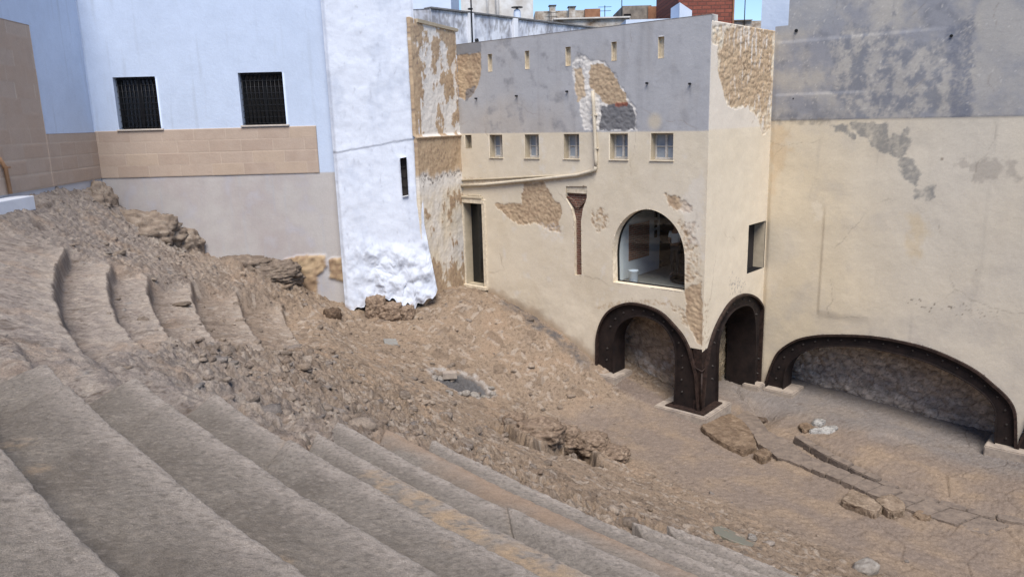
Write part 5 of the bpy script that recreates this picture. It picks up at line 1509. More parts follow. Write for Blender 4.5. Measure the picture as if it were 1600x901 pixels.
# ------------------------------------------------------------------ peeling return wall
SF = np.linalg.norm(FP - GP)
LZ = -.47
def strip_col(S, Z):
    n1 = fbm(S * .9, Z * .6, oct=4, seed=781); n2 = fbm(S * 2.0, Z * 1.3, oct=5, seed=782, gain=.60); n3 = fbm(S * 10, Z * 8, oct=4, seed=783, gain=.65)
    C = np.zeros(S.shape + (3,)) + C_WHITE * .97
    tan = mixc(C_TAN + 0 * C, C_TAN2, np.clip(.35 + n3 * 1.6 + n2, 0, 1))
    hi = np.clip(.24 + 2.0 * n2 + .3 * n3 + .8 * n1 + .55 * sstep(S, .7, 2.0) * sstep(Z, .6, 1.6), 0, 1)
    hi = np.maximum(hi, sstep(S, .26, .14) * np.clip(.8 + n2, 0, 1))
    up = sstep(Z, LZ, LZ + .02)
    C = mixc(C, tan, sstep(hi, .38, .55) * up)
    mid = sstep(Z, -1.95, -1.75 + 0 * Z) * (1 - up)
    a = sstep(Z + .45 * n2, -1.85, -1.6) * (1 - up)
    C = mixc(C, tan * .97, a)
    C = mixc(C, hexlin(120, 112, 108, .7), sstep(np.abs(Z + .45 * n2 + 1.85), .16, .05) * np.clip(.2 + n3 * 3, 0, .9) * (1 - up))
    low = sstep(Z, -2.0, -2.4)
    C = mixc(C, C_CREAM * .98, low * np.clip(.7 + n1 * 2, 0, 1))
    C = mixc(C, tan * .95, low * sstep(n2 * 1.7 + n1 + sstep(Z, -4.2, -5.4) * .7, .30, .50))
    C = mixc(C, hexlin(126, 118, 114, .7), np.clip(n3 * 2.4 + n1 - .75, 0, .9))
    return C
def strip_disp(S, Z):
    n2 = fbm(S * 2.0, Z * 1.3, oct=5, seed=782, gain=.60)
    led = np.exp(-((Z - LZ) / .05) ** 2) * .07
    return n2 * .035 + fbm(S * 9, Z * 9, oct=3, seed=785) * .008 + sstep(Z, LZ + .02, LZ - .02) * .03 + led
stripw = empty('peeling_wall', (float(GP[0]), float(GP[1]), -5.8)); tag(stripw, 'narrow tan and white wall with badly peeling plaster beside the whitewashed wall', 'wall')
wall('wall_face', STRIP, -.15, SF, -6.9, 3.02, .03, strip_col, strip_disp, parent=stripw, thick=.12, top_fn=lambda S: np.interp(S, [-.2, .5, SF], [3.20, 3.12, 3.02]))
mb = MB(); mb.prism([STRIP.at(.2, 3.06, .05), STRIP.at(SF + .1, 2.98, .05), STRIP.at(SF + .1, 2.98, -.6), STRIP.at(.2, 3.06, -.6)], [STRIP.at(.2, 3.17, .06), STRIP.at(SF + .1, 3.07, .06), STRIP.at(SF + .1, 3.07, -.6), STRIP.at(.2, 3.17, -.6)]); mb.build('coping', M_REVEAL, stripw)

# ------------------------------------------------------------------ roofs and houses beyond
def at_depth(px, py, Y):
    r = ray(px, py); return r * (Y / r[1])
def boxw(name, px0, px1, ytop, Y, zb, mat, depth=6.0, parent=None, bev=0.0, dirv=None):
    a = ray(px0, ytop); a = a * (Y / a[1]); b = ray(px1, ytop); b = b * (Y / b[1])
    mb = MB(); zt = (a[2] + b[2]) / 2
    mb.box(((a[0] + b[0]) / 2, Y + depth / 2, (zt + zb) / 2), dirv if dirv is not None else (1, 0), (b[0] - a[0], depth, zt - zb), bev)
    return mb.build(name, mat, parent)
def wash_col(S, Z, zt=4):
    n = fbm(S * 4, Z * .35, oct=4, seed=801); n2 = fbm(S * 1.5, Z * 1.5, oct=4, seed=802); n3 = fbm(S * 12, Z * 4, oct=3, seed=803)
    C = np.zeros(S.shape + (3,)) + hexlin(222, 226, 234, .88)
    C = mixc(C, hexlin(178, 182, 194, .8), np.clip(.2 + n2 * 2, 0, .8))
    st = sstep(Z + 1.1 * n, zt - 1.3, zt - .05)
    C = mixc(C, hexlin(124, 118, 114, .72), np.clip(st * (.25 + 1.6 * n3 + n), 0, .6))
    return C
TERO = np.array([-3.15, 29.0]); TERD = V / np.linalg.norm(V)
TER = Plane(TERO, TERD)
tz0 = TER.hit(674, 14)[1]; tz1 = TER.hit(925, 42)[1]
TL = TER.hit(940, 42)[0]; T0 = TER.hit(672, 14)[0]
TER = Plane(TERO + TERD * T0, TERD); TL -= T0
terr = empty('roof_terrace_wall', (float(TER.o[0]), float(TER.o[1]), 2)); tag(terr, 'long white roof terrace parapet streaked with black grime behind the facade', 'wall')
wall('wall_face', TER, 0, TL + 6, 1.0, tz0, .05, lambda S, Z: wash_col(S, Z, tz0), lambda S, Z: fbm(S, Z, oct=3, seed=804) * .02, parent=terr, thick=.3)
TE2 = Plane(TER.o, np.array([-1.0, .12]) / np.hypot(1, .12))
wall('end_wall', TE2, .01, 3.0, 1.0, tz0, .06, lambda S, Z: wash_col(S, Z, tz0 + .5), lambda S, Z: fbm(S, Z, oct=3, seed=805) * .02, parent=terr, thick=.3)
c_ = TER.at((TL + 6) / 2, tz0 + .03, -.13)
mb = MB(); mb.box(c_, TERD, (TL + 6, .42, .07), .015); mb.build('coping', M_GREY, terr)
for px in (734, 803):
    s, z = TER.hit(px, 40); mb = MB(); mb.box(TER.at(s, (tz0 + 1) / 2, .05), TERD, (.28, .16, tz0 - 1), .02); mb.build('pilaster', M_WHITEP, terr)
# antenna mast fixed to the terrace
s, z = TER.hit(732, 50)
mb = MB(); mb.tube([TER.at(s, 1.5, .2), TER.at(s - .02, 7.5, .2)], .028, 8); ms = mb.build('antenna_mast', M_DARKMETAL); tag(ms, 'thin dark mast clamped to the white terrace parapet near the peeling wall', 'mast')
for z in (2.6, 4.2):
    mb = MB(); mb.box(TER.at(s, z, .14), TERD, (.14, .14, .06), .01); mb.build('clamp', M_DARKMETAL, ms)
mb = MB(); mb.tube([TER.at(s + .3, 3.1, .10), TER.at(s + .3, 3.02, .13)], .10, 12); mb.build('cable_coil', M_DARKMETAL, ms)
# white blocks
M_WBLUE = mat_plain('shaded_whitewash', tuple(hexlin(214, 224, 238, .86)), rough=.85, scale=.6, col2=tuple(hexlin(200, 212, 230, .86)), bump=.01, bscale=5)
M_WCREAM = mat_plain('worn_whitewash', tuple(hexlin(226, 224, 220, .84)), rough=.85, scale=1.2, col2=tuple(hexlin(196, 188, 178, .8)), bump=.01, bscale=5)
t1 = boxw('white_tower', 560, 702, -60, 34, 0, M_WBLUE); tag(t1, 'white block rising behind the peeling wall, left of a strip of sky', 'building')
t2 = boxw('white_tower', 718, 832, -50, 44, 0, M_WCREAM, 8); tag(t2, 'white roof block behind the grimy terrace parapet, with a vent cowl before it', 'building')
for px in (762, 777):
    a = ray(px, 10); a = a * (43.9 / a[1]); mb = MB(); mb.tube([(a[0], 43.85, 3), (a[0], 43.85, 10)], .09 if px > 770 else .04, 8); mb.build('wall_pipe', M_WCREAM, t2)
a = ray(808, 20); a = a * (36 / a[1])
mb = MB(); mb.tube([(a[0], 36, a[2] - 2), (a[0], 36, a[2] - .05), (a[0], 36, a[2] + .1), (a[0], 36, a[2] + .16)], [.16, .17, .14, .05], 12); vc = mb.build('vent_cowl', M_WBLUE); tag(vc, 'small round white vent cowl with flat cap on the terrace parapet', 'vent')
mb = MB(); mb.tube([(a[0], 36, a[2] + .20), (a[0], 36, a[2] + .235)], .26, 14); mb.tube([(a[0], 36, a[2] + .1), (a[0], 36, a[2] + .21)], .03, 6); mb.build('cap', M_DARKMETAL, vc)
# distant houses
M_RUIN = mat_plain('peeled_far_plaster', tuple(hexlin(224, 218, 208, .8)), rough=.9, scale=1.1, col2=tuple(hexlin(140, 116, 92, .7)), bump=.05, bscale=3)
M_BRICKB = mat_plain('tan_brickwork', tuple(hexlin(176, 128, 96, .75)), rough=.9, scale=2.5, col2=tuple(hexlin(150, 104, 78, .7)))
h1 = boxw('distant_house', 836, 914, 17, 62, -2, M_RUIN, 5); tag(h1, 'far house of flaking white plaster with two chimneys, left of a tan brick end', 'building')
f = boxw('brick_end', 914, 938, 14, 61.5, -2, M_BRICKB, 4.5, h1)
for px0, px1, yt in ((859, 868, 9), (889, 899, 11)):
    ch = boxw('chimney', px0, px1, yt, 61, 5, M_RUIN, .8, h1); boxw('chimney_cap', px0 - 1.5, px1 + 1.5, yt - 1.2, 60.9, ray(px0, yt)[2] * 61 / ray(px0, yt)[1], M_GREY, 1.0, ch)
h2 = boxw('distant_house', 868, 985, 30, 50, -2, M_RUIN, 5); tag(h2, 'low far wall of flaking white and brown patches just above the facade top', 'building')
boxw('roof_edge', 865, 985, 27, 49.8, ray(920, 30)[2] * 50 / ray(920, 30)[1], M_WCREAM, 5.5, h2)
M_GREYB = mat_plain('grey_block', tuple(hexlin(158, 148, 136, .75)), rough=.9, scale=2, col2=tuple(hexlin(120, 112, 104, .7)))
h3 = boxw('distant_house', 973, 1018, 9, 56, -2, M_GREYB, 5); tag(h3, 'far grey cement house with dark slot between tv aerials and reddish brick house', 'building')
boxw('dark_slot', 975, 986, 22, 55.9, ray(980, 25)[2] * 56 / ray(980, 25)[1], M_BLACK, .5, h3)
boxw('red_panel', 1013, 1034, 10, 55.8, -2, M_BRICKB, 4, h3); boxw('grey_panel', 1034, 1064, 7, 55.7, -2, M_GREYB, 4, h3)
M_RED = mat_brick('red_brick', tuple(hexlin(150, 84, 66, .8)), tuple(hexlin(124, 66, 54, .8)), tuple(hexlin(112, 70, 58, .7)), w=.55, h=.22, msize=.03, dirv=(1, 0))
h4 = boxw('red_brick_house', 1061, 1147, -40, 48, -2, M_RED, 7); tag(h4, 'dark red brick house wall standing above the corner of the facade', 'building')
boxw('edge_strip', 1147, 1149.5, -40, 47.9, -2, M_BRICKB, 5, h4)
h5 = boxw('low_white_house', 978, 1066, 30, 40, -2, M_WBLUE, 5); tag(h5, 'clean white low roof wall in front of the red brick house', 'building')
a0 = ray(1050, 26); a0 = a0 * (39.9 / a0[1]); b0 = ray(1081, 30); b0 = b0 * (39.9 / b0[1]); c0_ = ray(1062, 4); c0_ = c0_ * (39.9 / c0_[1])
mb = MB(); mb.prism([(c0_[0], 39.9, 2), (b0[0], 39.9, 2), (b0[0], 39.9, ray(1081, 17)[2] * 39.9 / ray(1081, 17)[1]), (c0_[0], 39.9, c0_[2])], [(c0_[0], 42, 2), (b0[0], 42, 2), (b0[0], 42, ray(1081, 17)[2] * 39.9 / ray(1081, 17)[1]), (c0_[0], 42, c0_[2])]); mb.build('stair_head', M_WBLUE, h5)
ta = at_depth(1189, 40, 33.0); tb = ta[:2] - U * 6; tc = tb + V * 4; td = ta[:2] + V * 4
mb = MB(); mb.prism([(ta[0], ta[1], 0), (*tb, 0), (*tc, 0), (*td, 0)], [(ta[0], ta[1], 8), (*tb, 8), (*tc, 8), (*td, 8)]); t3 = mb.build('white_tower', M_WBLUE); tag(t3, 'white block standing directly left of the tall grey party wall', 'building')
h6 = boxw('distant_house', 1147, 1190, 33, 52, -2, M_RUIN, 4); tag(h6, 'scruffy far roof edge between the red brick house and the right hand white block', 'building')
boxw('dark_eave', 1147, 1176, 31, 51.8, ray(1160, 33)[2] * 52 / ray(1160, 33)[1], M_GREYB, 3, h6)
def aerial(px, ytop, ybot, Y, label, bars, name='tv_aerial'):
    a = ray(px, ybot); a = a * (Y / a[1]); b = ray(px, ytop); b = b * (Y / b[1])
    mb = MB(); mb.tube([(a[0], Y, a[2] - 1.5), (a[0], Y, b[2])], .03, 6); o = mb.build(name, M_DARKMETAL); tag(o, label, 'aerial')
    for k in range(bars):
        z = b[2] - .1 - k * .28; w = .5 - .04 * k
        mb = MB(); mb.tube([(a[0] - w, Y, z), (a[0] + w, Y, z)], .018, 5); mb.build('crossbar', M_DARKMETAL, o)
aerial(945, 9, 22, 60, 'small tv aerial with crossbars above the tan brick end', 2)
aerial(971.5, -20, 24, 54, 'tall thin aerial pole left of the grey cement house', 0)
aerial(1163, -20, 36, 51, 'thin pole against the sky right of the red brick house', 0)
aerial(861, 18, 32, 58, 'dark aerial with crossbars before the flaking white far house', 3)

# ------------------------------------------------------------------ rocks, stones and slabs
def boulder_mesh(name, size, seed, sub=4, layered=0.0, rough=.22, cols=None, boxy=0.0):
    bm = bmesh.new(); bmesh.ops.create_icosphere(bm, subdivisions=sub, radius=1.0)
    co = np.array([v.co[:] for v in bm.verts]); fa = np.array([[v.index for v in f.verts] for f in bm.faces]); bm.free()
    if boxy:
        m = np.abs(co).max(1)[:, None]; co = co * (1 - boxy) + (co / m * .85) * boxy
    x, y, z = co.T * 1.3
    n = fbm(x + seed * 3.1, y, z, oct=6 if sub > 3 else 4, seed=seed, gain=.66)
    rg = 1 - np.abs(fbm(x * 1.4 + 7, y * 1.4, z * 1.4, oct=4, seed=seed + 9)) * 2.4
    d = 1 + rough * 1.5 * n + rough * .6 * np.clip(rg, -1, 1)
    if layered:
        h = co[:, 2] * size[2] * 6 + n * 1.5
        d = d + layered * (np.abs((h % 1) - .5) * 2 - .5)
    P = co * d[:, None] * np.array(size) / 2
    c = cols if cols is not None else (hexlin(186, 168, 150, .63), hexlin(154, 137, 122, .62), hexlin(202, 187, 171, .66))
    n2 = fbm(x * 4, y * 4, z * 4, oct=3, seed=seed + 20)[:, None]
    C = c[0] * (1 - np.clip(.4 - n2 * 2, 0, 1)) + c[1] * np.clip(.4 - n2 * 2, 0, 1)
    t = np.clip(n2 * 2.4 - .3, 0, .8); C = C * (1 - t) + c[2] * t
    return np_mesh(name, P, fa, C, smooth=True)
def put(name, me, loc, rz, label, cat, group=None, tilt=0.0, mat=M_ROCK):
    o = link(name, me, mat) if not me.materials else bpy.data.objects.new(name, me)
    if o.name not in COL.objects: COL.objects.link(o)
    o.location = loc; o.rotation_euler = (tilt, tilt * .6, rz); tag(o, label, cat, group); return o
OUT = [(100, 347, 23.0, 130, 62, 1.9, 'broken pitted rock mass against the stone block wall at far left', .10, 3), (150, 322, 24.2, 52, 52, 1.0, 'jagged rock tip in the corner of the blue white walls', .05, 5),
       (215, 375, 24.0, 120, 62, 1.6, 'overhanging pitted brown rock below the left barred window', .08, 7), (272, 392, 24.5, 76, 52, 1.0, 'pale flecked rock lump at the foot of the lilac wall', .03, 11),
       (382, 421, 24.3, 92, 30, 1.2, 'flat dark layered rock ledge at the foot of the lilac wall', .09, 13), (432, 428, 24.3, 70, 32, 1.1, 'dark layered rock ledge beside the exposed tan masonry', .09, 17),
       (588, 470, 24.35, 30, 30, .7, 'brown rock under the ragged foot of the whitewashed wall, left of three', .02, 19), (611, 478, 24.3, 34, 24, .7, 'brown rock under the ragged foot of the whitewashed wall, middle of three', .02, 29), (634, 482, 24.35, 26, 20, .7, 'brown rock under the ragged foot of the whitewashed wall, right of three', .02, 23)]
for px, py, Y, w, h, dp_, lab, lay, sd in OUT:
    p = at_depth(px, py + 4, Y)
    cols = (hexlin(184, 160, 138, .62), hexlin(150, 128, 110, .6), hexlin(200, 176, 152, .64)) if px > 560 else ((hexlin(166, 149, 133, .6), hexlin(138, 123, 111, .58), hexlin(186, 170, 154, .62)) if lay == .09 else None)
    me = boulder_mesh('rock_outcrop', (w / FPX * Y * 1.05, dp_, h / FPX * Y * 1.25), sd, 5, lay, .36 if px < 560 else .30, cols, boxy=.2 if px < 560 else .75)
    put('rock_outcrop', me, tuple(p - np.array([0, 0, h / FPX * Y * .18]) * (1 if px > 560 else -.6)), 0, lab, 'rock', 'rock outcrops at the wall foot')
for px, py, w, h, dp_, lab, sd in [(842, 694, 66, 34, .8, 'ragged brown crag overhanging the dark crevice, largest of the row', 81), (882, 700, 46, 30, .7, 'ragged brown crag in the middle of the crevice lip', 83), (806, 676, 34, 24, .5, 'ragged brown crag at the upper left end of the crevice lip', 85), (926, 712, 46, 26, .7, 'low ragged brown crag right of the loose crevice stones', 87), (958, 722, 40, 18, .6, 'flat ragged brown crag at the lower right end of the crevice', 89)]:
    p = on_ground(px, py - 4); dist = math.sqrt(p @ p)
    me = boulder_mesh('crag', (w / FPX * dist * 1.1, dp_, h / FPX * dist * 1.2), sd, 5, .03, .34, (hexlin(180, 156, 134, .6), hexlin(140, 120, 103, .58), hexlin(196, 176, 154, .62)), boxy=.25)
    put('crag', me, (p[0], p[1], float(gz([p[0]], [p[1]])[0][0]) + .06), random.uniform(-.2, .5), lab, 'rock', 'crags along the crevice')
# ground stones: a few kinds, many individual copies
kinds = [boulder_mesh('loose_stone', (1, .8, .6), 40 + k, 3, .04, .24, None, boxy=.35) for k in range(6)]
for k in kinds: k.materials.append(M_ROCK)
palek = [boulder_mesh('pale_stone', (1, .8, .55), 60 + k, 3, .02, .2, (hexlin(206, 196, 184, .72), hexlin(168, 158, 148, .7), hexlin(226, 220, 212, .75)), boxy=.3) for k in range(3)]
for k in palek: k.materials.append(M_ROCK)
random.seed(11)
def stone_at(px, py, size_px, kind, name, label, cat, group=None, sink=.3):
    p = on_ground(px, py); dist = math.sqrt(p[0] ** 2 + p[1] ** 2 + p[2] ** 2); s = size_px / FPX * dist
    o = bpy.data.objects.new(name, kind); COL.objects.link(o); zg = float(gz([p[0]], [p[1]])[0][0]); o.location = (p[0], p[1], zg + s * .22 * (1 - sink)); o.scale = (s, s, s); o.rotation_euler = (random.uniform(-.3, .3), random.uniform(-.3, .3), random.uniform(0, 6.28)); tag(o, label, cat, group); return o
cv = [(786, 656, 16), (797, 664, 20), (806, 668, 18), (782, 668, 14), (800, 679, 18), (812, 688, 16), (790, 678, 10), (818, 658, 18), (905, 704, 16), (918, 716, 14), (897, 712, 10)]
for px, py, sz in cv:
    stone_at(px, py + 6, sz, random.choice(kinds), 'crevice_stone', 'brown stone tumbled in the dark crevice below the pit', 'stone', 'stones in the dark crevice', .2)
for px, py, sz in [(718, 613, 9), (728, 616, 15), (742, 613, 16), (758, 611, 14), (770, 612, 10), (678, 588, 14), (688, 584, 12), (700, 612, 8), (768, 604, 10), (705, 617, 9)]:
    stone_at(px, py + 3, sz, random.choice(palek), 'pale_rim_stone', 'whitish stone set round the rim of the shallow grey pit', 'stone', 'pale stones round the pit')
cnt = 0
while cnt < 80:
    dr = random.uniform(-14, -3.0); th = random.uniform(199, 224)
    if dr > -7.6 and th > 219.2: continue
    x = CC[0] + (R0 + dr) * cos(radians(th)); y = CC[1] + (R0 + dr) * sin(radians(th)); z = float(gz([x], [y])[0][0])
    if (np.array([x, y]) - KP) @ V > -.4 and (np.array([x, y]) - KP) @ U > -.3: continue
    if y > 23.3 and x < -2.5: continue
    s = random.choice([.10, .14, .18, .22, .3]) * random.uniform(.8, 1.25)
    if dr < -9: s *= .6
    o = bpy.data.objects.new('loose_stone', random.choice(kinds)); COL.objects.link(o); o.location = (x, y, z + s * .04); o.scale = (s * random.uniform(.9, 1.4), s, s * random.uniform(.5, .9)); o.rotation_euler = (random.uniform(-.3, .3), random.uniform(-.3, .3), random.uniform(0, 6.28))
    tag(o, 'weathered brown stone lying loose on the eroded rubble slope', 'stone', 'loose stones on the rubble slope'); cnt += 1
# squared block by the pit, other single pieces
p = on_ground(703, 590); mb = MB(); mb.box((p[0], p[1], p[2] + .09), (cos(.1), sin(.1)), (.42, .24, .20), .025); b = mb.build('squared_block', M_CONC); tag(b, 'small squared tan block lying on the far rim of the pit', 'stone block')
p = on_ground(520, 498); me = boulder_mesh('dark_rock', (.55, .5, .45), 77, 4, .05, .25, (hexlin(140, 116, 96, .55), hexlin(100, 84, 72, .55), hexlin(160, 140, 120, .6)), boxy=.5); put('dark_rock', me, (p[0], p[1], p[2] + .12), .4, 'squarish brown rock jutting from the slope under the lilac plaster patch', 'rock')
M_MESH = mat_plain('green_netting', (.17, .18, .14), rough=.95, spec=.05, scale=9, col2=(.20, .17, .14), bump=.01, bscale=80)
M_TEAL = mat_plain('teal_netting', (.24, .25, .24), rough=.95, spec=.05, scale=9, col2=(.22, .19, .16), bump=.01, bscale=80)
def patch_sheet(pts, lift, label, mat):
    Q = [on_ground(*p) for p in pts]; mb = MB()
    mb.prism([(q[0], q[1], q[2] + lift - .25) for q in Q], [(q[0], q[1], q[2] + lift) for q in Q]); bmesh.ops.bevel(mb.bm, geom=list(mb.bm.edges), offset=.012, segments=1, affect='EDGES')
    o = mb.build('netting_patch', mat); tag(o, label, 'netting')
patch_sheet([(1112, 826), (1128, 824), (1155, 838), (1184, 850), (1172, 857), (1140, 846), (1118, 836)], .05, 'strip of dull green netting at the lower edge of the brown slope', M_MESH)
patch_sheet([(599, 532), (619, 532), (623, 541), (602, 542)], .07, 'small bleached teal patch on the slope below the whitewashed wall', M_TEAL)
for px, py, sz, lab in [(1352, 894, 34, 'whitish stone at the bottom edge of the brown slope'), (1175, 848, 16, 'pale flake of stone beside the green netting')]:
    stone_at(px, py, sz, palek[0], 'pale_stone', lab, 'stone')

def zf(px, py):
    p = on_ground(px, py); return float(p[2])
# curved row of flat slabs beside the column
inner = [(1146, 656), (1156, 671), (1176, 683), (1185, 694), (1200, 704), (1216, 717), (1230, 722), (1250, 730), (1267, 738), (1288, 747), (1312, 757), (1332, 766), (1352, 776), (1380, 786), (1412, 797), (1450, 809), (1494, 822), (1540, 836)]
outer = [(1166, 650), (1182, 664), (1202, 676), (1218, 685), (1235, 694), (1249, 707), (1254, 711), (1270, 719), (1288, 728), (1310, 738), (1330, 747), (1352, 756), (1378, 766), (1410, 775), (1446, 785), (1486, 796), (1530, 808), (1580, 821)]
random.seed(5)
slabs = []
for k in range(len(inner) - 1):
    q_ = [inner[k], inner[k + 1], outer[k + 1], outer[k]]
    n_ = 1
    if k in (13, 14, 15): n_ = 2
    for j in range(n_):
        a, b = j / n_, (j + 1) / n_
        lerp = lambda A, B, t: (A[0] + (B[0] - A[0]) * t, A[1] + (B[1] - A[1]) * t)
        slabs.append([lerp(q_[0], q_[3], a), lerp(q_[1], q_[2], a), lerp(q_[1], q_[2], b), lerp(q_[0], q_[3], b)])
zc = np.array([np.mean([on_ground(*p)[2] for p in sq]) for sq in slabs]); zfit = np.polyval(np.polyfit(np.arange(len(slabs)), zc, 2), np.arange(len(slabs)))
for si_, sq in enumerate(slabs):
    Q = np.array([on_ground(*p) for p in sq]); c = Q.mean(0)
    zt = zfit[si_] + (random.uniform(.10, .13) if sq[0][0] < 1380 else random.uniform(.05, .07)); tx, ty = random.uniform(-.008, .008), random.uniform(-.008, .008)
    pts = []
    for i in range(4):
        A_, B_ = Q[i], Q[(i + 1) % 4]
        for t in (0.06, .35, .65, .94):
            p = A_ + (B_ - A_) * t; p = c + (p - c) * .990 + np.array([random.uniform(-.006, .006), random.uniform(-.006, .006), 0]); pts.append((p[0], p[1]))
    mb = MB(); mb.prism([(x, y, zt - .25) for x, y in pts], [(x, y, zt + (x - c[0]) * tx + (y - c[1]) * ty) for x, y in pts])
    bmesh.ops.bevel(mb.bm, geom=[e for e in mb.bm.edges if all(v.co.z > zt - .1 for v in e.verts)], offset=.014, segments=2, affect='EDGES')
    o = mb.build('paving_slab', M_SLAB); tag(o, 'flat dark brown slab in the curved paved row beside the stone kerb', 'paving slab', 'slabs in the curved paved row')
kl = [(1246, 687), (1272, 703), (1300, 719), (1330, 734), (1352, 745), (1374, 755), (1402, 766), (1432, 777), (1466, 788), (1510, 799), (1556, 809), (1606, 818)]
for (ax, ay), (bx, by) in zip(kl[:-1], kl[1:]):
    A_ = on_ground(ax, ay); B_ = on_ground(bx, by); d = B_[:2] - A_[:2]; L = np.linalg.norm(d); d /= L; n = np.array([-d[1], d[0]])
    pts = []
    for t, w in ((.02, -.13), (.5, -.15 + random.uniform(-.02, .02)), (.98, -.13), (.98, .12), (.5, .14 + random.uniform(-.02, .02)), (.02, .12)):
        p = A_[:2] + d * L * t + n * w; pts.append((p[0] + .0, p[1] + .0))
    zt = (A_[2] + B_[2]) / 2 + (.13 if ax < 1370 else .07) + random.uniform(-.015, .015)
    mb = MB(); mb.prism([(x, y, zt - .3) for x, y in pts], [(x, y, zt) for x, y in pts]); bmesh.ops.bevel(mb.bm, geom=[e for e in mb.bm.edges], offset=.02, segments=2, affect='EDGES')
    o = mb.build('kerb_stone', M_SLAB); tag(o, 'narrow kerb stone bordering the orchestra channel above the paved row', 'kerb stone', 'kerb stones of the orchestra channel')
K_SLAB = (hexlin(140, 122, 106, .58), hexlin(112, 96, 84, .56), hexlin(166, 148, 132, .6))
K_TAN = (hexlin(170, 146, 122, .58), hexlin(140, 118, 98, .56), hexlin(192, 168, 142, .6))
K_PALE = (hexlin(186, 164, 142, .6), hexlin(152, 132, 112, .58), hexlin(208, 188, 164, .64))
K_WHITE = (hexlin(200, 196, 190, .72), hexlin(150, 146, 142, .66), hexlin(222, 218, 212, .76))
def block(pts, h, label, mat=K_SLAB, lift=0.0, jit=.02):
    Q = np.array([on_ground(*p) for p in pts]); zt = Q[:, 2].mean() + h; P2 = []
    m = len(Q)
    for i in range(m):
        for t in (.08, .5, .92):
            p = Q[i] + (Q[(i + 1) % m] - Q[i]) * t; P2.append((p[0] + random.uniform(-jit, jit), p[1] + random.uniform(-jit, jit), Q[i][2] * (1 - t) + Q[(i + 1) % m][2] * t))
    mb = MB(); mb.prism([(x, y, z - .35) for x, y, z in P2], [(x, y, zt * .6 + (z + h) * .4) for x, y, z in P2]); bmesh.ops.bevel(mb.bm, geom=list(mb.bm.edges), offset=.03, segments=2, affect='EDGES')
    bm = mb.bm; bmesh.ops.recalc_face_normals(bm, faces=bm.faces)
    bmesh.ops.triangulate(bm, faces=bm.faces)
    for _ in range(4):
        le = [e for e in bm.edges if e.calc_length() > .06]
        if not le: break
        bmesh.ops.subdivide_edges(bm, edges=le, cuts=1); bmesh.ops.triangulate(bm, faces=bm.faces)
    bm.normal_update()
    co = np.array([v_.co[:] for v_ in bm.verts]); no = np.array([v_.normal[:] for v_ in bm.verts])
    d_ = .05 * fbm(co[:, 0] * 3, co[:, 1] * 3, co[:, 2] * 3, oct=4, seed=901, gain=.6) + .02 * fbm(co[:, 0] * 11, co[:, 1] * 11, co[:, 2] * 11, oct=3, seed=902)
    co = co + no * d_[:, None]
    n_ = fbm(co[:, 0] * 4, co[:, 1] * 4, co[:, 2] * 4, oct=4, seed=903)[:, None]; n3_ = fbm(co[:, 0] * 15, co[:, 1] * 15, co[:, 2] * 15, oct=3, seed=904)[:, None]
    ca, cb, cc = mat; t_ = np.clip(.45 + n_ * 2, 0, 1); C_ = ca * (1 - t_) + cb * t_; t_ = np.clip(n3_ * 2.5 - .2, 0, .7); C_ = C_ * (1 - t_) + cc * t_
    fa = np.array([[v_.index for v_ in f_.verts] for f_ in bm.faces]); bm.free()
    o = link('stone_block', np_mesh('stone_block', co, fa, C_), M_ROCK); tag(o, label, 'stone block', 'loose stone blocks by the orchestra')
block([(1092, 668), (1118, 692), (1160, 714), (1184, 706), (1166, 682), (1140, 660)], .22, 'broad worn tan block beside the corner footing', K_TAN)
block([(1176, 718), (1192, 726), (1206, 718), (1190, 708)], .20, 'small tan block at the end of the broad worn block', K_TAN)
block([(1312, 790), (1338, 800), (1366, 812), (1380, 802), (1352, 786), (1330, 776)], .20, 'long tan block with broken end below the paved row', K_PALE)
block([(1362, 792), (1392, 812), (1412, 808), (1414, 798), (1390, 784)], .22, 'pale chunky block beside the long broken one', K_PALE)
block([(1424, 806), (1446, 816), (1458, 810), (1438, 798)], .06, 'low sunken block right of the pale chunky block', K_TAN)
block([(1246, 668), (1262, 664), (1274, 670), (1256, 678)], .10, 'rough brown stone left of the whitish fragments', K_TAN)
block([(1262, 676), (1296, 678), (1310, 671), (1304, 667), (1280, 672)], .10, 'long white stone fragment lying on the orchestra floor', K_WHITE)
block([(1266, 664), (1278, 658), (1290, 662), (1282, 668)], .12, 'short white stone fragment behind the long white one', K_WHITE)
block([(1178, 652), (1196, 655), (1200, 660), (1184, 661)], .07, 'small flat stone beside the dark floor groove', K_SLAB)

# ------------------------------------------------------------------ inside the shop window
b = FAC.hit(971, 440)
bp_ = Vector(FAC.at(b[0] - .10, -4.98, -.52))
def lathe(name, prof, mat, parent=None, n=28, loc=(0, 0, 0)):
    bm = bmesh.new(); rings = [[bm.verts.new((loc[0] + r * cos(2 * pi * k / n), loc[1] + r * sin(2 * pi * k / n), loc[2] + z)) for k in range(n)] for r, z in prof]
    for a, c in zip(rings[:-1], rings[1:]):
        for k in range(n):
            f = bm.faces.new((a[k], a[(k + 1) % n], c[(k + 1) % n], c[k])); f.smooth = True
    bm.faces.new(rings[0][::-1]); bm.faces.new(rings[-1])
    me = bpy.data.meshes.new(name); bm.to_mesh(me); bm.free(); return link(name, me, mat, parent)
bk = lathe('bucket', [(.125, 0), (.135, .02), (.145, .34), (.152, .345), (.152, .37), (.14, .37), (.132, .20), (.001, .19)], M_WHITEP, loc=tuple(bp_)); tag(bk, 'white bucket standing just inside the arched shop window', 'bucket')
lathe('contents', [(.13, .26), (.13, .27), (.001, .275)], M_ROOMD, bk, loc=tuple(bp_))
rg = FAC.at(1.25, -4.97, -1.6)
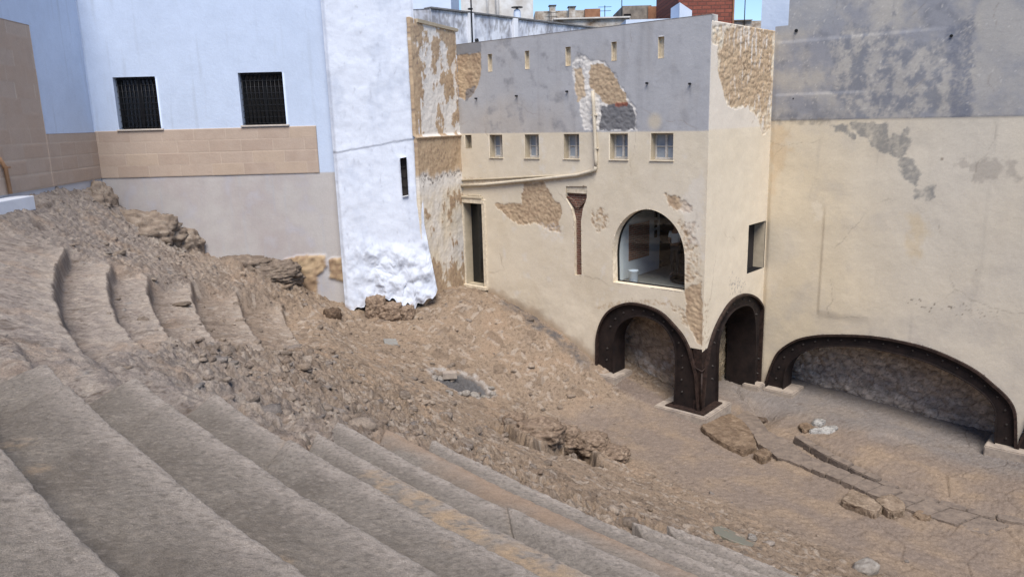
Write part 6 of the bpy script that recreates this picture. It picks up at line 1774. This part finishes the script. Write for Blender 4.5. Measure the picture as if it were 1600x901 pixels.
ring = lathe('well_ring', [(.62, 0), (.66, .05), (.64, .09), (.56, .09), (.54, .02)], M_DARKMETAL, loc=rg); tag(ring, 'low dark round well rim on the shop floor', 'well rim')

# ------------------------------------------------------------------ person in the shop
def skin_body(name, verts, edges, radii, root, mat, parent=None, sub=2, loc=(0, 0, 0), rz=0):
    me = bpy.data.meshes.new(name); me.from_pydata(verts, edges, [])
    o = bpy.data.objects.new(name, me); COL.objects.link(o)
    sk = o.modifiers.new('skin', 'SKIN'); 
    for i, r in enumerate(radii):
        v_ = me.skin_vertices[0].data[i]; v_.radius = r if isinstance(r, tuple) else (r, r); v_.use_root = (i == root)
    ss = o.modifiers.new('sub', 'SUBSURF'); ss.levels = sub; ss.render_levels = sub
    dg = bpy.context.evaluated_depsgraph_get(); me2 = bpy.data.meshes.new_from_object(o.evaluated_get(dg))
    bpy.data.objects.remove(o)
    me2.materials.clear(); me2.name = name
    for p in me2.polygons: p.use_smooth = True
    R = Matrix.Translation(loc) @ Matrix.Rotation(rz, 4, 'Z'); me2.transform(R)
    return link(name, me2, mat, parent)
M_SKIN = mat_plain('skin', (.38, .22, .15), rough=.6, scale=8)
M_SHIRT = mat_plain('white_top', (.78, .78, .78), rough=.9, scale=8)
M_TROUS = mat_plain('dark_trousers', (.03, .03, .035), rough=.9, scale=8)
M_HAIR = mat_plain('dark_hair', (.03, .02, .015), rough=.7, scale=20)
pf_ = FAC.hit(1029, 420)
ploc = FAC.at(FAC.hit(1030, 400)[0] + .62, -4.98, -2.05); prz = atan2(FAC.n[1], FAC.n[0]) + pi / 2
BV = [(0, 0, .93), (0, 0, 1.10), (0, .0, 1.28), (0, 0, 1.42), (0, -.01, 1.50), (0, -.015, 1.58), (0, -.015, 1.66),   # pelvis..head
      (.17, 0, 1.38), (.23, -.02, 1.12), (.10, -.22, 1.06), (-.17, 0, 1.38), (-.23, -.02, 1.12), (-.08, -.24, 1.10),
      (.09, 0, .88), (.10, -.01, .48), (.10, .02, .08), (.11, -.13, .03), (-.09, 0, .88), (-.10, -.01, .48), (-.10, .02, .08), (-.11, -.13, .03)]
BE = [(0, 1), (1, 2), (2, 3), (3, 4), (4, 5), (5, 6), (3, 7), (7, 8), (8, 9), (3, 10), (10, 11), (11, 12), (0, 13), (13, 14), (14, 15), (15, 16), (0, 17), (17, 18), (18, 19), (19, 20)]
BR = [(.15, .11), (.13, .10), (.15, .11), (.12, .09), .052, .075, .085, .06, .042, .03, .06, .042, .03, .085, .058, .042, .035, .085, .058, .042, .035]
for sx, wr in ((1, 9), (-1, 12)):       # fingers on each hand
    wx, wy, wz = BV[wr]
    base = len(BV); BV.append((wx - sx * .05, wy - .06, wz + .01)); BE.append((wr, base)); BR.append((.028, .016))
    for k in range(4):
        i = len(BV); L = (.05, .06, .055, .045)[k]
        BV.append((wx - sx * (.06 + .01 * k), wy - .10, wz + .03 - .018 * k)); BE.append((base, i)); BR.append(.009)
        BV.append((wx - sx * (.08 + .01 * k), wy - .10 - L * .6, wz + .02 - .018 * k)); BE.append((i, i + 1)); BR.append(.008)
    i = len(BV); BV.append((wx - sx * .01, wy - .08, wz + .05)); BE.append((wr, i)); BR.append(.010)
person = skin_body('person', BV, BE, BR, 0, M_SKIN, None, 2, ploc, prz)
tag(person, 'person in white short sleeved top and dark trousers standing inside the shop', 'person')
SV = [(0, 0, 1.00), (0, 0, 1.12), (0, 0, 1.28), (0, 0, 1.41), (0, 0, 1.455), (.17, 0, 1.385), (.215, -.01, 1.2), (-.17, 0, 1.385), (-.215, -.01, 1.2)]
skin_body('top', SV, [(0, 1), (1, 2), (2, 3), (3, 4), (3, 5), (5, 6), (3, 7), (7, 8)], [(.165, .125), (.15, .115), (.165, .125), (.14, .10), (.07, .065), .075, .068, .075, .068], 0, M_SHIRT, person, 2, ploc, prz)
TV = [(0, 0, 1.03), (0, 0, .93), (.09, 0, .87), (.10, -.01, .48), (.10, .02, .09), (-.09, 0, .87), (-.10, -.01, .48), (-.10, .02, .09)]
skin_body('trousers', TV, [(0, 1), (1, 2), (2, 3), (3, 4), (1, 5), (5, 6), (6, 7)], [(.155, .12), (.165, .125), .10, .075, .06, .10, .075, .06], 1, M_TROUS, person, 2, ploc, prz)
skin_body('hair', [(0, .03, 1.60), (0, .025, 1.68), (0, -.005, 1.725)], [(0, 1), (1, 2)], [.075, .092, .07], 1, M_HAIR, person, 2, ploc, prz)
skin_body('face', [(0, -.09, 1.63), (0, -.105, 1.615)], [(0, 1)], [.014, .012], 0, M_SKIN, person, 1, ploc, prz)
